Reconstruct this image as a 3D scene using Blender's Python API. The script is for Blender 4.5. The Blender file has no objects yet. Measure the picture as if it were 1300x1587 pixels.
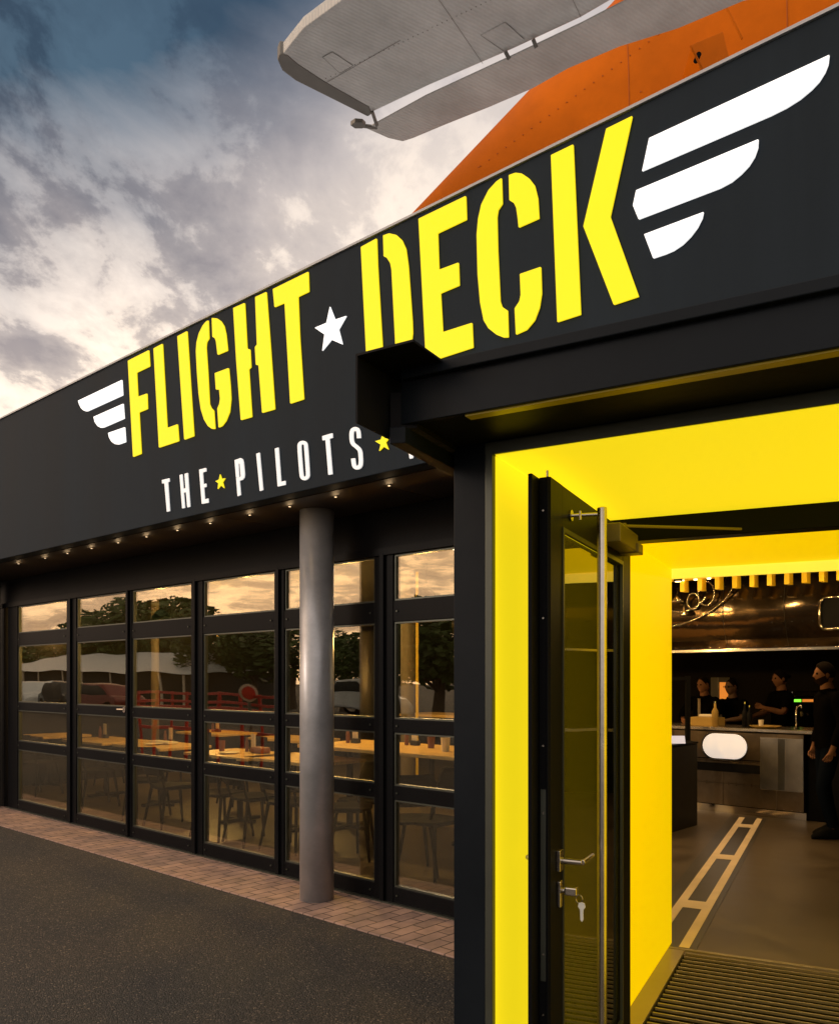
import bpy, bmesh, math, random
from mathutils import Vector, Matrix, noise
from mathutils.geometry import tessellate_polygon
R = math.radians
random.seed(7)
sc = bpy.context.scene
C = sc.collection
V3 = Vector

# ------------------------------------------------------------------ camera
F0, CX, H0, EYE = 1303.0, 650.0, 1052.0, 1.6      # focal length, centre and horizon in photo pixels, eye height
cam = bpy.data.cameras.new('camera'); co = bpy.data.objects.new('camera', cam); C.objects.link(co)
co.location = (0, 0, EYE); co.rotation_euler = (R(90), 0, 0)
cam.sensor_fit = 'HORIZONTAL'; cam.sensor_width = 36; cam.lens = 36 * F0 / 1300
cam.shift_y = (H0 - 793.5) / 1300; cam.clip_start = 0.05; cam.clip_end = 2000
sc.camera = co
sc.view_settings.view_transform = 'Standard'; sc.view_settings.look = 'None'
sc.view_settings.gamma = 1; sc.view_settings.exposure = 0.0
sc.render.resolution_x = 838; sc.render.resolution_y = 1024

# ------------------------------------------------------------------ sky
SUN_AZ, SUN_EL = -100, 14      # degrees clockwise from +Y, elevation
w = bpy.data.worlds.new('World'); sc.world = w; w.use_nodes = True
nt = w.node_tree; nt.nodes.clear(); N = nt.nodes.new; L = nt.links.new
def mth(tree, op, a, b=None, clamp=False):
    n = tree.nodes.new('ShaderNodeMath'); n.operation = op; n.use_clamp = clamp
    for i, v in enumerate((a, b)):
        if v is None: continue
        if isinstance(v, (int, float)): n.inputs[i].default_value = v
        else: tree.links.new(v, n.inputs[i])
    return n.outputs[0]
def mixc(tree, f, a, b, mode='MIX'):
    n = tree.nodes.new('ShaderNodeMix'); n.data_type = 'RGBA'; n.blend_type = mode
    for s, v in ((0, f), (6, a), (7, b)):
        if isinstance(v, (int, float)): n.inputs[s].default_value = v
        elif isinstance(v, tuple): n.inputs[s].default_value = (*v, 1)
        else: tree.links.new(v, n.inputs[s])
    return n.outputs[2]
def ramp(tree, f, stops, interp='LINEAR'):
    n = tree.nodes.new('ShaderNodeValToRGB'); n.color_ramp.interpolation = interp
    e = n.color_ramp.elements
    while len(e) < len(stops): e.new(.5)
    for k, (p, c) in enumerate(stops):
        e[k].position = p; e[k].color = (*c, 1) if isinstance(c, tuple) else (c, c, c, 1)
    tree.links.new(f, n.inputs[0]); return n.outputs[0]
tc = N('ShaderNodeTexCoord'); sep = N('ShaderNodeSeparateXYZ')
nrm = N('ShaderNodeVectorMath'); nrm.operation = 'NORMALIZE'; L(tc.outputs['Generated'], nrm.inputs[0]); L(nrm.outputs[0], sep.inputs[0])
X, Y, Z = sep.outputs
sky = N('ShaderNodeTexSky'); sky.sky_type = 'NISHITA'; sky.sun_disc = False
sky.sun_elevation = R(SUN_EL); sky.sun_rotation = R(SUN_AZ)
skyc = mixc(nt, 1.0, sky.outputs[0], (.10, .10, .10), 'MULTIPLY')
zz = mth(nt, 'ADD', mth(nt, 'MAXIMUM', Z, 0.0), .22)
cmb = N('ShaderNodeCombineXYZ')
L(mth(nt, 'DIVIDE', X, zz), cmb.inputs[0]); L(mth(nt, 'DIVIDE', Y, zz), cmb.inputs[1]); cmb.inputs[2].default_value = 3.3
def wnoise(scale, detail, rough, dist, rot=0.0, sx=1.0, off=0):
    m = N('ShaderNodeMapping'); m.inputs['Rotation'].default_value = (0, 0, rot); m.inputs['Scale'].default_value = (sx, 1, 1)
    m.inputs['Location'].default_value = (off, off * .7, 0)
    L(cmb.outputs[0], m.inputs[0]); n = N('ShaderNodeTexNoise'); L(m.outputs[0], n.inputs['Vector'])
    n.inputs['Scale'].default_value = scale; n.inputs['Detail'].default_value = detail
    n.inputs['Roughness'].default_value = rough; n.inputs['Distortion'].default_value = dist
    return n.outputs[0]
n1 = wnoise(1.15, 12, .56, .35, R(-25), 1.5, 2.0)
n2 = wnoise(3.6, 10, .6, .2, R(-20), 1.3, 5.0)
val = mth(nt, 'SUBTRACT', mth(nt, 'SUBTRACT', mth(nt, 'MULTIPLY', Z, 1.5), .06), mth(nt, 'MULTIPLY', X, .75))
val = mth(nt, 'MINIMUM', val, mth(nt, 'ADD', mth(nt, 'MULTIPLY', Y, .6), .62))
val = mth(nt, 'ADD', val, mth(nt, 'MULTIPLY', mth(nt, 'SUBTRACT', n1, .54), .52))
base = ramp(nt, val, [(.45, (1.08, .98, .90)), (.62, (1.0, .88, .78)), (.74, (.72, .66, .64)), (.85, (.37, .37, .41)), (.93, (.20, .23, .29)), (1.0, (.06, .11, .175))])
n3 = wnoise(7.5, 8, .62, .4, R(-15), 1.6, 9.0)
puff = mth(nt, 'ADD', mth(nt, 'MULTIPLY', n2, .72), mth(nt, 'MULTIPLY', n3, .28))
cl = ramp(nt, puff, [(.40, 0.0), (.475, .25), (.52, .75), (.62, 1.0)])
dark = mixc(nt, cl, (1.45, 1.37, 1.24), (.52, .505, .535))
soft = ramp(nt, mth(nt, 'ADD', mth(nt, 'MULTIPLY', X, 1.4), mth(nt, 'ADD', mth(nt, 'MULTIPLY', Z, 1.0), 0.0)), [(.05, 0.0), (.55, .72)])
dark = mixc(nt, soft, dark, (.94, .93, .93))
cloud = mixc(nt, 1.0, base, dark, 'MULTIPLY')
gap = ramp(nt, mth(nt, 'ADD', mth(nt, 'MULTIPLY', n1, .6), mth(nt, 'MULTIPLY', n2, .4)), [(.30, 1.0), (.40, 0.0)])
tot = mixc(nt, mth(nt, 'MULTIPLY', gap, .35), cloud, skyc)
dt = N('ShaderNodeVectorMath'); dt.operation = 'DOT_PRODUCT'; L(nrm.outputs[0], dt.inputs[0])
dt.inputs[1].default_value = V3((-.97, .02, .20)).normalized()
glow = mth(nt, 'POWER', mth(nt, 'MAXIMUM', dt.outputs[1], 0.0), 9.0)
gl = mixc(nt, glow, (0, 0, 0), (2.6, 1.65, .9))
gm = mixc(nt, 1.0, gl, dark, 'MULTIPLY')
fin = mixc(nt, 1.0, tot, gm, 'ADD')
bg = N('ShaderNodeBackground'); L(fin, bg.inputs[0]); bg.inputs[1].default_value = 1.0
wo = N('ShaderNodeOutputWorld'); L(bg.outputs[0], wo.inputs[0])
# ------------------------------------------------------------------ sun
sd = bpy.data.lights.new('sun', 'SUN'); sd.energy = .5; sd.angle = R(12); sd.color = (1, .90, .80)
so = bpy.data.objects.new('sun', sd); C.objects.link(so)
sdir = V3((math.sin(R(SUN_AZ)) * math.cos(R(SUN_EL)), math.cos(R(SUN_AZ)) * math.cos(R(SUN_EL)), math.sin(R(SUN_EL))))
so.rotation_euler = (-sdir).to_track_quat('-Z', 'Y').to_euler(); so.location = sdir * 40

# ------------------------------------------------------------------ materials
def mat(name, col, rough=.6, metal=0.0, bump=0.0, bscale=40, var=.12, vscale=3.0, emit=None, es=1.0, spec=.5, coat=0, aniso=None):
    m = bpy.data.materials.new(name); m.use_nodes = True; t = m.node_tree; b = t.nodes['Principled BSDF']
    tcn = t.nodes.new('ShaderNodeTexCoord')
    n = t.nodes.new('ShaderNodeTexNoise'); n.inputs['Scale'].default_value = vscale; n.inputs['Detail'].default_value = 6; n.inputs['Roughness'].default_value = .65
    mp = t.nodes.new('ShaderNodeMapping'); t.links.new(tcn.outputs['Object'], mp.inputs[0]); t.links.new(mp.outputs[0], n.inputs['Vector'])
    if aniso: mp.inputs['Scale'].default_value = aniso
    lo = tuple(c * (1 - var) for c in col); hi = tuple(min(1, c * (1 + var)) for c in col)
    t.links.new(ramp(t, n.outputs[0], [(.3, lo), (.7, hi)]), b.inputs['Base Color'])
    b.inputs['Metallic'].default_value = metal; b.inputs['Specular IOR Level'].default_value = spec
    rr = mth(t, 'ADD', rough * .85, mth(t, 'MULTIPLY', n.outputs[0], rough * .3)); t.links.new(rr, b.inputs['Roughness'])
    if coat: b.inputs['Coat Weight'].default_value = coat
    if bump:
        n2 = t.nodes.new('ShaderNodeTexNoise'); n2.inputs['Scale'].default_value = bscale; n2.inputs['Detail'].default_value = 4
        t.links.new(tcn.outputs['Object'], n2.inputs['Vector'])
        bp = t.nodes.new('ShaderNodeBump'); bp.inputs['Strength'].default_value = bump; bp.inputs['Distance'].default_value = .01
        t.links.new(n2.outputs[0], bp.inputs['Height']); t.links.new(bp.outputs[0], b.inputs['Normal'])
    if emit:
        b.inputs['Emission Color'].default_value = (*emit, 1); b.inputs['Emission Strength'].default_value = es
    return m
M = {}
M['fascia'] = mat('fascia', (.0175, .0250, .0335), .62, 0, .05, 60, .20, 1.6, spec=.05, aniso=(1, 1, .08))
M['trim_light'] = mat('trim_light', (.42, .43, .45), .5, .1, spec=.2)
M['soffit'] = mat('soffit', (.04, .03, .022), .5, spec=.2)
M['black'] = mat('black_paint', (.008, .008, .009), .45, 0, .06, 30, spec=.05)
M['frame'] = mat('frame_black', (.006, .006, .0068), .4, 0, .03, 80, spec=.05)
M['steelblack'] = mat('steel_black', (.0075, .010, .0135), .36, .05, .08, 12, .2, 2, spec=.10)
M['trim_dark'] = mat('trim_dark', (.07, .075, .06), .4, .6)
M['letter_y'] = mat('letter_yellow', (.4, .33, .01), .4, 0, 0, 1, .03, emit=(1.0, .80, .012), es=.88, spec=.1)
M['letter_w'] = mat('letter_white', (.8, .8, .8), .4, 0, 0, 1, .02, emit=(1, 1, 1), es=.85)
M['letter_s'] = mat('letter_silver', (.7, .7, .7), .4, 0, 0, 1, .02, emit=(1, 1, 1), es=.45)
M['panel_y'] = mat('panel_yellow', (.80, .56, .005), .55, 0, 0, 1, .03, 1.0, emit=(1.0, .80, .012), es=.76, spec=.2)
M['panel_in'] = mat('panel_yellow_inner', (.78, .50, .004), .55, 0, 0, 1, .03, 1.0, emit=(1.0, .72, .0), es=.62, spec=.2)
M['strip_y'] = mat('light_strip_yellow', (.8, .6, .02), .4, emit=(1.0, .80, .08), es=.72)
M['glow_y'] = mat('painted_glow_yellow', (.25, .18, .01), .35, emit=(1.0, .65, .0), es=.03)  # colour and faint emission imitate reflected yellow portal light
M['column'] = mat('column_steel', (.42, .42, .44), .36, .4, .05, 25, .25, 2.5)
M['steel'] = mat('brushed_steel', (.55, .50, .44), .26, 1.0, .02, 50, .15, 6)
M['chrome'] = mat('chrome', (.72, .66, .58), .14, 1.0)
M['bronze'] = mat('closer_bronze', (.16, .13, .07), .45, .6)
M['key'] = mat('key_metal', (.8, .8, .74), .3, .2, emit=(1, 1, .9), es=0)
M['led'] = mat('soffit_led', (.8, .6, .4), .4, emit=(1, .72, .42), es=1.4)
M['lamp'] = mat('lamp_glow', (.8, .6, .4), .4, emit=(1, .62, .25), es=8)
M['pill'] = mat('pill_lamp', (.8, .8, .8), .4, emit=(.95, .90, .88), es=.5)
M['paper'] = mat('paper', (.75, .75, .78), .7, emit=(.8, .8, .95), es=.5)  # emission makes the plain sheet look lit, brightness put into the material
M['wood'] = mat('table_wood', (.66, .44, .18), .32, 0, .03, 30, .25, 5, aniso=(1, 6, 1))
M['woodb'] = mat('dark_wood', (.008, .0055, .004), .6, 0, .05, 30)
M['chair'] = mat('chair_black', (.005, .005, .006), .5, spec=.02)
M['intwall'] = mat('interior_wall', (.009, .007, .006), .8, spec=.1)
M['intceil'] = mat('interior_ceiling', (.03, .025, .02), .7)
M['intcol'] = mat('interior_column', (.13, .10, .065), .6)
M['yellow'] = mat('yellow_paint', (.75, .50, .01), .5)
M['skin'] = mat('skin', (.20, .092, .048), .65, spec=.2)
M['beard'] = mat('beard', (.022, .013, .008), .95, 0, .3, 200, spec=0)
M['skin2'] = mat('skin_dark', (.11, .055, .03), .6)
M['hair'] = mat('hair', (.006, .004, .003), .9, 0, .3, 200, spec=.05)
M['cloth'] = mat('cloth_black', (.0035, .0032, .0035), .95, 0, .1, 90, spec=0)
M['jeans'] = mat('jeans', (.005, .007, .012), .9, 0, .1, 90, spec=0)
M['tie'] = mat('tie_grey', (.25, .2, .15), .7)
M['orange'] = mat('orange_paint', (.52, .115, .002), .45, 0, .35, 1.2, .2, .9, spec=.05)
M['orange_d'] = mat('orange_grime', (.36, .075, .003), .6)
M['orange_l'] = mat('orange_pale', (.80, .27, .07), .4, 0, .05, 6)
M['tyre'] = mat('rubber', (.006, .006, .006), .85, spec=.05)
M['roofw'] = mat('roof_metal', (.62, .66, .70), .4)
M['redpaint'] = mat('red_paint', (.60, .03, .02), .4)
M['bark'] = mat('bark', (.09, .065, .045), .9, 0, .5, 20)
M['leaf'] = mat('leaf', (.085, .13, .035), .6, 0, 0, 1, .4, 1.5)
M['green'] = mat('green_display', (.1, .5, .05), .4, emit=(.25, 1, .05), es=1.5)
M['amber'] = mat('amber_display', (.5, .2, .03), .4, emit=(1, .30, .04), es=.7)
M['box'] = mat('cardboard', (.34, .22, .05), .7)
M['redcup'] = mat('red_item', (.16, .05, .03), .5)
M['white'] = mat('white_item', (.7, .62, .5), .5)
M['matgap'] = mat('mat_rubber', (.003, .003, .003), .9, spec=.05)
M['matbar'] = mat('mat_bar', (.30, .25, .17), .35, .5)
M['floor_dark'] = mat('floor_dark', (.055, .050, .045), .35, 0, .02, 10)
M['floor_line'] = mat('floor_line', (.78, .64, .46), .45, 0, .03, 30)

# wing skin with fine ribs
def rib_mat(name, col, ang, col2=None):
    m = mat(name, col, .5, .05, 0, 1, .22, 1.3); t = m.node_tree; b = t.nodes['Principled BSDF']
    tcn = t.nodes.new('ShaderNodeTexCoord'); mp = t.nodes.new('ShaderNodeMapping'); mp.inputs['Rotation'].default_value = (0, 0, ang)
    t.links.new(tcn.outputs['Object'], mp.inputs[0])
    wv = t.nodes.new('ShaderNodeTexWave'); wv.inputs['Scale'].default_value = 7.5; wv.inputs['Distortion'].default_value = .1
    t.links.new(mp.outputs[0], wv.inputs['Vector'])
    bp = t.nodes.new('ShaderNodeBump'); bp.inputs['Strength'].default_value = .35; bp.inputs['Distance'].default_value = .012
    t.links.new(wv.outputs['Fac'], bp.inputs['Height']); t.links.new(bp.outputs[0], b.inputs['Normal'])
    old = b.inputs['Base Color'].links[0].from_socket
    c = mixc(t, mth(t, 'MULTIPLY', wv.outputs['Fac'], .12), old, (col[0] * .45, col[1] * .45, col[2] * .45))
    if col2:
        sp = t.nodes.new('ShaderNodeSeparateXYZ'); t.links.new(tcn.outputs['Object'], sp.inputs[0])
        f = ramp(t, mth(t, 'MULTIPLY', mth(t, 'ADD', sp.outputs[0], 0.0), .25), [(.30, 0.0), (.42, 1.0)])
        c = mixc(t, f, c, col2)
    t.links.new(c, b.inputs['Base Color']); return m

def asphalt():
    m = mat('asphalt', (.05, .046, .042), .8, 0, 0, 1, .2, .35); t = m.node_tree; b = t.nodes['Principled BSDF']
    tcn = t.nodes.new('ShaderNodeTexCoord')
    v = t.nodes.new('ShaderNodeTexVoronoi'); v.inputs['Scale'].default_value = 130; t.links.new(tcn.outputs['Object'], v.inputs['Vector'])
    n = t.nodes.new('ShaderNodeTexNoise'); n.inputs['Scale'].default_value = 70; n.inputs['Detail'].default_value = 5; t.links.new(tcn.outputs['Object'], n.inputs['Vector'])
    n3 = t.nodes.new('ShaderNodeTexNoise'); n3.inputs['Scale'].default_value = .5; n3.inputs['Detail'].default_value = 5; t.links.new(tcn.outputs['Object'], n3.inputs['Vector'])
    sepc = t.nodes.new('ShaderNodeSeparateColor'); t.links.new(v.outputs['Color'], sepc.inputs[0])
    stone = ramp(t, sepc.outputs[0], [(0.0, (.018, .0178, .0175)), (.6, (.042, .040, .037)), (.93, (.072, .063, .053)), (1.0, (.24, .20, .15))])
    big = ramp(t, n3.outputs[0], [(.35, (.70, .76, .82)), (.65, (1.25, 1.10, .92))])
    t.links.new(mixc(t, 1.0, stone, big, 'MULTIPLY'), b.inputs['Base Color'])
    h = mth(t, 'ADD', mth(t, 'MULTIPLY', v.outputs['Distance'], -1.2), n.outputs[0])
    bp = t.nodes.new('ShaderNodeBump'); bp.inputs['Strength'].default_value = .9; bp.inputs['Distance'].default_value = .008
    t.links.new(h, bp.inputs['Height']); t.links.new(bp.outputs[0], b.inputs['Normal']); b.inputs['Roughness'].default_value = .7
    return m
def brick():
    m = mat('paving_brick', (.3, .2, .16), .75); t = m.node_tree; b = t.nodes['Principled BSDF']
    tcn = t.nodes.new('ShaderNodeTexCoord'); mp = t.nodes.new('ShaderNodeMapping'); mp.inputs['Rotation'].default_value = (0, 0, -math.atan2(.74, .6725))
    t.links.new(tcn.outputs['Object'], mp.inputs[0])
    br = t.nodes.new('ShaderNodeTexBrick'); t.links.new(mp.outputs[0], br.inputs['Vector'])
    br.inputs['Scale'].default_value = 1; br.inputs['Brick Width'].default_value = .215; br.inputs['Row Height'].default_value = .105
    br.inputs['Mortar Size'].default_value = .005; br.inputs['Mortar Smooth'].default_value = .3
    br.inputs['Color1'].default_value = (.38, .25, .195, 1); br.inputs['Color2'].default_value = (.27, .185, .155, 1); br.inputs['Mortar'].default_value = (.035, .028, .024, 1)
    n = t.nodes.new('ShaderNodeTexNoise'); n.inputs['Scale'].default_value = 6; n.inputs['Detail'].default_value = 8; t.links.new(tcn.outputs['Object'], n.inputs['Vector'])
    t.links.new(mixc(t, 1.0, br.outputs[0], ramp(t, n.outputs[0], [(.3, (.7, .7, .72)), (.7, (1.3, 1.25, 1.2))]), 'MULTIPLY'), b.inputs['Base Color'])
    bp = t.nodes.new('ShaderNodeBump'); bp.inputs['Strength'].default_value = .7; bp.inputs['Distance'].default_value = .005; bp.invert = True
    t.links.new(br.outputs['Fac'], bp.inputs['Height']); t.links.new(bp.outputs[0], b.inputs['Normal'])
    return m
def concrete():
    m = mat('polished_floor', (.14, .10, .065), .25, 0, 0, 1, .3, 2.2); t = m.node_tree; b = t.nodes['Principled BSDF']
    tcn = t.nodes.new('ShaderNodeTexCoord')
    n = t.nodes.new('ShaderNodeTexNoise'); n.inputs['Scale'].default_value = 2.6; n.inputs['Detail'].default_value = 7; n.inputs['Distortion'].default_value = .8; t.links.new(tcn.outputs['Object'], n.inputs['Vector'])
    t.links.new(ramp(t, n.outputs[0], [(.25, (.060, .045, .030)), (.5, (.080, .061, .042)), (.75, (.105, .081, .057))]), b.inputs['Base Color'])
    t.links.new(ramp(t, n.outputs[0], [(.25, .30), (.75, .40)]), b.inputs['Roughness'])
    return m
def glass(name, ior, tint, gt=(.95, .95, .95)):
    m = bpy.data.materials.new(name); m.use_nodes = True; t = m.node_tree; t.nodes.clear()
    o = t.nodes.new('ShaderNodeOutputMaterial'); mx = t.nodes.new('ShaderNodeMixShader'); tr = t.nodes.new('ShaderNodeBsdfTransparent'); gl = t.nodes.new('ShaderNodeBsdfGlossy')
    tr.inputs[0].default_value = (*tint, 1); gl.inputs['Roughness'].default_value = 0.0; gl.inputs[0].default_value = (*gt, 1)
    fr = t.nodes.new('ShaderNodeFresnel'); ge = t.nodes.new('ShaderNodeNewGeometry')
    t.links.new(mth(t, 'ADD', ior, mth(t, 'MULTIPLY', ge.outputs['Backfacing'], 1 / ior - ior)), fr.inputs[0])
    tcn = t.nodes.new('ShaderNodeTexCoord'); n = t.nodes.new('ShaderNodeTexNoise'); n.inputs['Scale'].default_value = .9; n.inputs['Detail'].default_value = 1
    t.links.new(tcn.outputs['Object'], n.inputs['Vector'])
    bp = t.nodes.new('ShaderNodeBump'); bp.inputs['Strength'].default_value = .35; bp.inputs['Distance'].default_value = .02
    t.links.new(n.outputs[0], bp.inputs['Height']); t.links.new(bp.outputs[0], gl.inputs['Normal'])
    t.links.new(fr.outputs[0], mx.inputs[0]); t.links.new(tr.outputs[0], mx.inputs[1]); t.links.new(gl.outputs[0], mx.inputs[2]); t.links.new(mx.outputs[0], o.inputs[0])
    return m
M['asphalt'] = asphalt(); M['brick'] = brick(); M['concrete'] = concrete()
M['glass'] = glass('window_glass', 2.15, (.90, .91, .86), (1.0, .88, .68)); M['dglass'] = glass('door_glass', 3.0, (.32, .30, .25))

# ------------------------------------------------------------------ helpers
def wloc(o):
    v = V3((0, 0, 0))
    while o is not None: v += o.location; o = o.parent
    return v
def obj(name, bm, m, parent=None, smooth=False, bevel=0, mats=None):
    me = bpy.data.meshes.new(name)
    bmesh.ops.recalc_face_normals(bm, faces=bm.faces)
    if parent is not None: bmesh.ops.translate(bm, verts=bm.verts, vec=-wloc(parent))
    if smooth:
        for f in bm.faces: f.smooth = True
    bm.to_mesh(me); bm.free()
    for x in (mats or [m]): me.materials.append(x)
    o = bpy.data.objects.new(name, me); C.objects.link(o)
    if parent is not None: o.parent = parent
    if bevel:
        b = o.modifiers.new('bevel', 'BEVEL'); b.width = bevel; b.segments = 2; b.limit_method = 'ANGLE'; b.angle_limit = R(35)
    return o
def tag(o, label=None, cat=None, group=None, kind=None):
    if label: o['label'] = label
    if cat: o['category'] = cat
    if group: o['group'] = group
    if kind: o['kind'] = kind
    return o
def thing(name, label, cat, loc=(0, 0, 0), group=None):
    o = bpy.data.objects.new(name, None); C.objects.link(o); o.location = loc; o.empty_display_size = .2
    return tag(o, label, cat, group)
def copy_tree(o, parent=None):
    c = o.copy(); C.objects.link(c); c.parent = parent
    for ch in list(o.children): copy_tree(ch, c)
    return c
def BM(): return bmesh.new()
def prism(bm, pts, vec):
    """closed polygon pts (3-D) extruded by vec"""
    a = [bm.verts.new(p) for p in pts]; b = [bm.verts.new(V3(p) + vec) for p in pts]
    bm.faces.new(a); bm.faces.new(list(reversed(b)))
    n = len(a)
    for i in range(n): bm.faces.new((a[i], b[i], b[(i + 1) % n], a[(i + 1) % n]))
def box(bm, o, ex, ey, ez):
    """box from corner o with edge vectors"""
    o = V3(o); ex, ey, ez = V3(ex), V3(ey), V3(ez)
    prism(bm, [o, o + ex, o + ex + ey, o + ey], ez)
def abox(bm, x0, x1, y0, y1, z0, z1): box(bm, (x0, y0, z0), (x1 - x0, 0, 0), (0, y1 - y0, 0), (0, 0, z1 - z0))
def tube(bm, p, q, r0, r1=None, n=16, cap=True):
    p, q = V3(p), V3(q); r1 = r0 if r1 is None else r1; d = (q - p).normalized()
    u = d.orthogonal().normalized(); v = d.cross(u)
    A = [bm.verts.new(p + (u * math.cos(a) + v * math.sin(a)) * r0) for a in [2 * math.pi * i / n for i in range(n)]]
    B = [bm.verts.new(q + (u * math.cos(a) + v * math.sin(a)) * r1) for a in [2 * math.pi * i / n for i in range(n)]]
    for i in range(n): bm.faces.new((A[i], A[(i + 1) % n], B[(i + 1) % n], B[i]))
    if cap: bm.faces.new(list(reversed(A))); bm.faces.new(B)
def path_tube(bm, pts, r, n=10):
    for a, b in zip(pts[:-1], pts[1:]): tube(bm, a, b, r, r, n)
def lathe(bm, c, prof, n=20):
    c = V3(c); rings = []
    for r, z in prof:
        rings.append([bm.verts.new(c + V3((r * math.cos(2 * math.pi * i / n), r * math.sin(2 * math.pi * i / n), z))) for i in range(n)])
    for A, B in zip(rings[:-1], rings[1:]):
        for i in range(n): bm.faces.new((A[i], A[(i + 1) % n], B[(i + 1) % n], B[i]))
    bm.faces.new(list(reversed(rings[0]))); bm.faces.new(rings[-1])

# facade frame: t runs left along the glazing, off = inward
A0 = V3((.234, 5.545, 0)); AD = V3((-.740, .6725, 0)).normalized(); AN = V3((.6725, .740, 0)).normalized()
def FP(t, off, z=0.0): return A0 + AD * t + AN * off + V3((0, 0, z))
def ft(px, off=0.0):
    r = (px - CX) / F0; b = A0 + AN * off
    return (b.x - r * b.y) / (r * AD.y - AD.x)
def fbox(bm, t0, t1, o0, o1, z0, z1): box(bm, FP(t0, o0, z0), AD * (t1 - t0), AN * (o1 - o0), (0, 0, z1 - z0))
# portal frame: left, depth
PU = V3((.4485, .8938, 0)); PL = V3((-.8938, .4485, 0))
def PP(l, d, z=0.0): return PL * l + PU * d + V3((0, 0, z))
def pbox(bm, l0, l1, d0, d1, z0, z1): box(bm, PP(l0, d0, z0), PL * (l1 - l0), PU * (d1 - d0), (0, 0, z1 - z0))
def onplane(px, py, p0, n):
    d = V3(((px - CX) / F0, 1, (H0 - py) / F0)); o = V3((0, 0, EYE))
    return o + d * ((V3(p0) - o).dot(n) / d.dot(n))
# fascia plane
S0 = V3((-4.22, 8.45, 0)); S1 = V3((.068, 4.64, 0)); SD = (S1 - S0).normalized(); SN = V3((-SD.y, SD.x, 0))   # SN points inward (away from viewer)
if SN.y < 0: SN = -SN
SOUT = -SN

# ------------------------------------------------------------------ ground
bm = BM(); abox(bm, -300, 300, -300, 300, -.3, 0); tag(obj('ground', bm, M['asphalt']), kind='structure')
bm = BM(); fbox(bm, 9.5, -.9, -.58, .02, 0, .012); tag(obj('brick_pavement', bm, M['brick'], bevel=.004), kind='structure')
bm = BM()
prism(bm, [FP(9.2, .03), FP(9.2, 8.6), FP(-4.5, 8.6), FP(-4.5, .9), PP(-1.3, 5.3), PP(-1.3, 5.0), PP(1.06, 5.0), FP(-1.33, .03)], V3((0, 0, .008)))
tag(obj('interior_floor', bm, M['concrete']), kind='structure')

# ------------------------------------------------------------------ building
bld = thing('restaurant_building', 'low black restaurant building with overhanging dark grey fascia and glazed dining room', 'building', FP(0, 0))
def P(name, bm, m, parent=bld, **k): return obj(name, bm, m, parent, **k)
FT = 4.20; FB = 2.80
SL = S0 - SD * 3.0; SR = S0 + SD * 11.5
bm = BM(); box(bm, SL + V3((0, 0, FB)), SR - SL, SN * .12, (0, 0, FT - FB)); P('fascia', bm, M['fascia'], bevel=.004)
bm = BM(); box(bm, SL + V3((0, 0, FT + .001)) + SOUT * .012, SR - SL, SN * .14, (0, 0, .014)); P('fascia_capping', bm, M['trim_light'])
# soffit with boards
bm = BM()
for k in range(9):
    a = SL + SD * (k * 1.62) + SN * .122; box(bm, a + V3((0, 0, FB + .012)), SD * 1.612, SN * 1.0, (0, 0, .03))
P('soffit', bm, M['soffit'])
bm = BM(); box(bm, SL + V3((0, 0, FB - .004)) + SN * .122, SR - SL, SN * .10, (0, 0, .014)); P('soffit_edge', bm, M['soffit'])
# soffit spotlights (each one recessed lamp)
n = 0
for px in (-16, 28.7, 70, 104.5, 142, 183, 227, 275, 326, 387, 449, 520, 603, 697):
    d = V3(((px - CX) / F0, 1, 0)); p0 = S0 + SN * .27
    s = (p0.dot(SN)) / d.dot(SN); q = d * s
    bm = BM(); tube(bm, q + V3((0, 0, FB + .009)), q + V3((0, 0, FB + .002)), .013, .016, 12); o = P('spotlight_rim', bm, M['trim_dark'])
    bm = BM(); tube(bm, q + V3((0, 0, FB + .006)), q + V3((0, 0, FB - .001)), .008, .008, 12); P('spotlight_lens', bm, M['led'], o)
    n += 1
    ld = bpy.data.lights.new('soffit_spot', 'POINT'); ld.energy = .15; ld.color = (1, .66, .34); ld.shadow_soft_size = .02
    lo = bpy.data.objects.new('soffit_spot_light', ld); C.objects.link(lo); lo.location = q + V3((0, 0, FB - .045))
    lo.parent = bld; lo.location = lo.location - bld.location
# wall over the glazing, left wall, end wall, back wall, roof
bm = BM(); fbox(bm, 9.2, -1.35, 0, .15, 2.50, FB + .01); P('head_panel', bm, M['black'], bevel=.003)
bm = BM(); fbox(bm, 9.2, -1.35, -.02, -.001, 2.478, 2.53); P('head_flashing', bm, M['frame'])
tl = ft(9)
bm = BM(); fbox(bm, 9.2, tl + .03, -.01, .15, 0, 2.50); P('wall', bm, M['black'])
bm = BM(); fbox(bm, 9.2, -4.6, 8.62, 8.8, 0, 4.1); P('back_wall', bm, M['intwall'])
bm = BM(); fbox(bm, 9.22, 9.4, -.3, 8.8, 0, 4.1); P('end_wall', bm, M['intwall'])
bm = BM(); fbox(bm, -4.6, -4.8, .9, 8.8, 0, 4.1); P('side_wall', bm, M['intwall'])
bm = BM(); fbox(bm, 9.2, -4.58, .16, 8.6, 2.98, 3.06); P('interior_ceiling', bm, M['intceil'])
bm = BM(); prism(bm, [SL + SN * .13, SR + SN * .13, FP(-4.8, 8.8), FP(9.4, 8.8)], V3((0, 0, .08)))
for v in bm.verts: v.co.z += 3.9
P('roof', bm, M['roofw'])  # out of view, kept pale to bounce sky light up onto the wing
# outside wall right of the portal
bm = BM(); box(bm, PP(-1.48, 4.4), PL * -4, PU * .15, (0, 0, 3.0)); P('wall', bm, M['black'])
# end column at far left of the glazing
bm = BM(); p = FP(ft(4), -.1); lathe(bm, p, [(.07, .012), (.07, 2.79)], 20); P('corner_post', bm, M['frame'], smooth=False)

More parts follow.
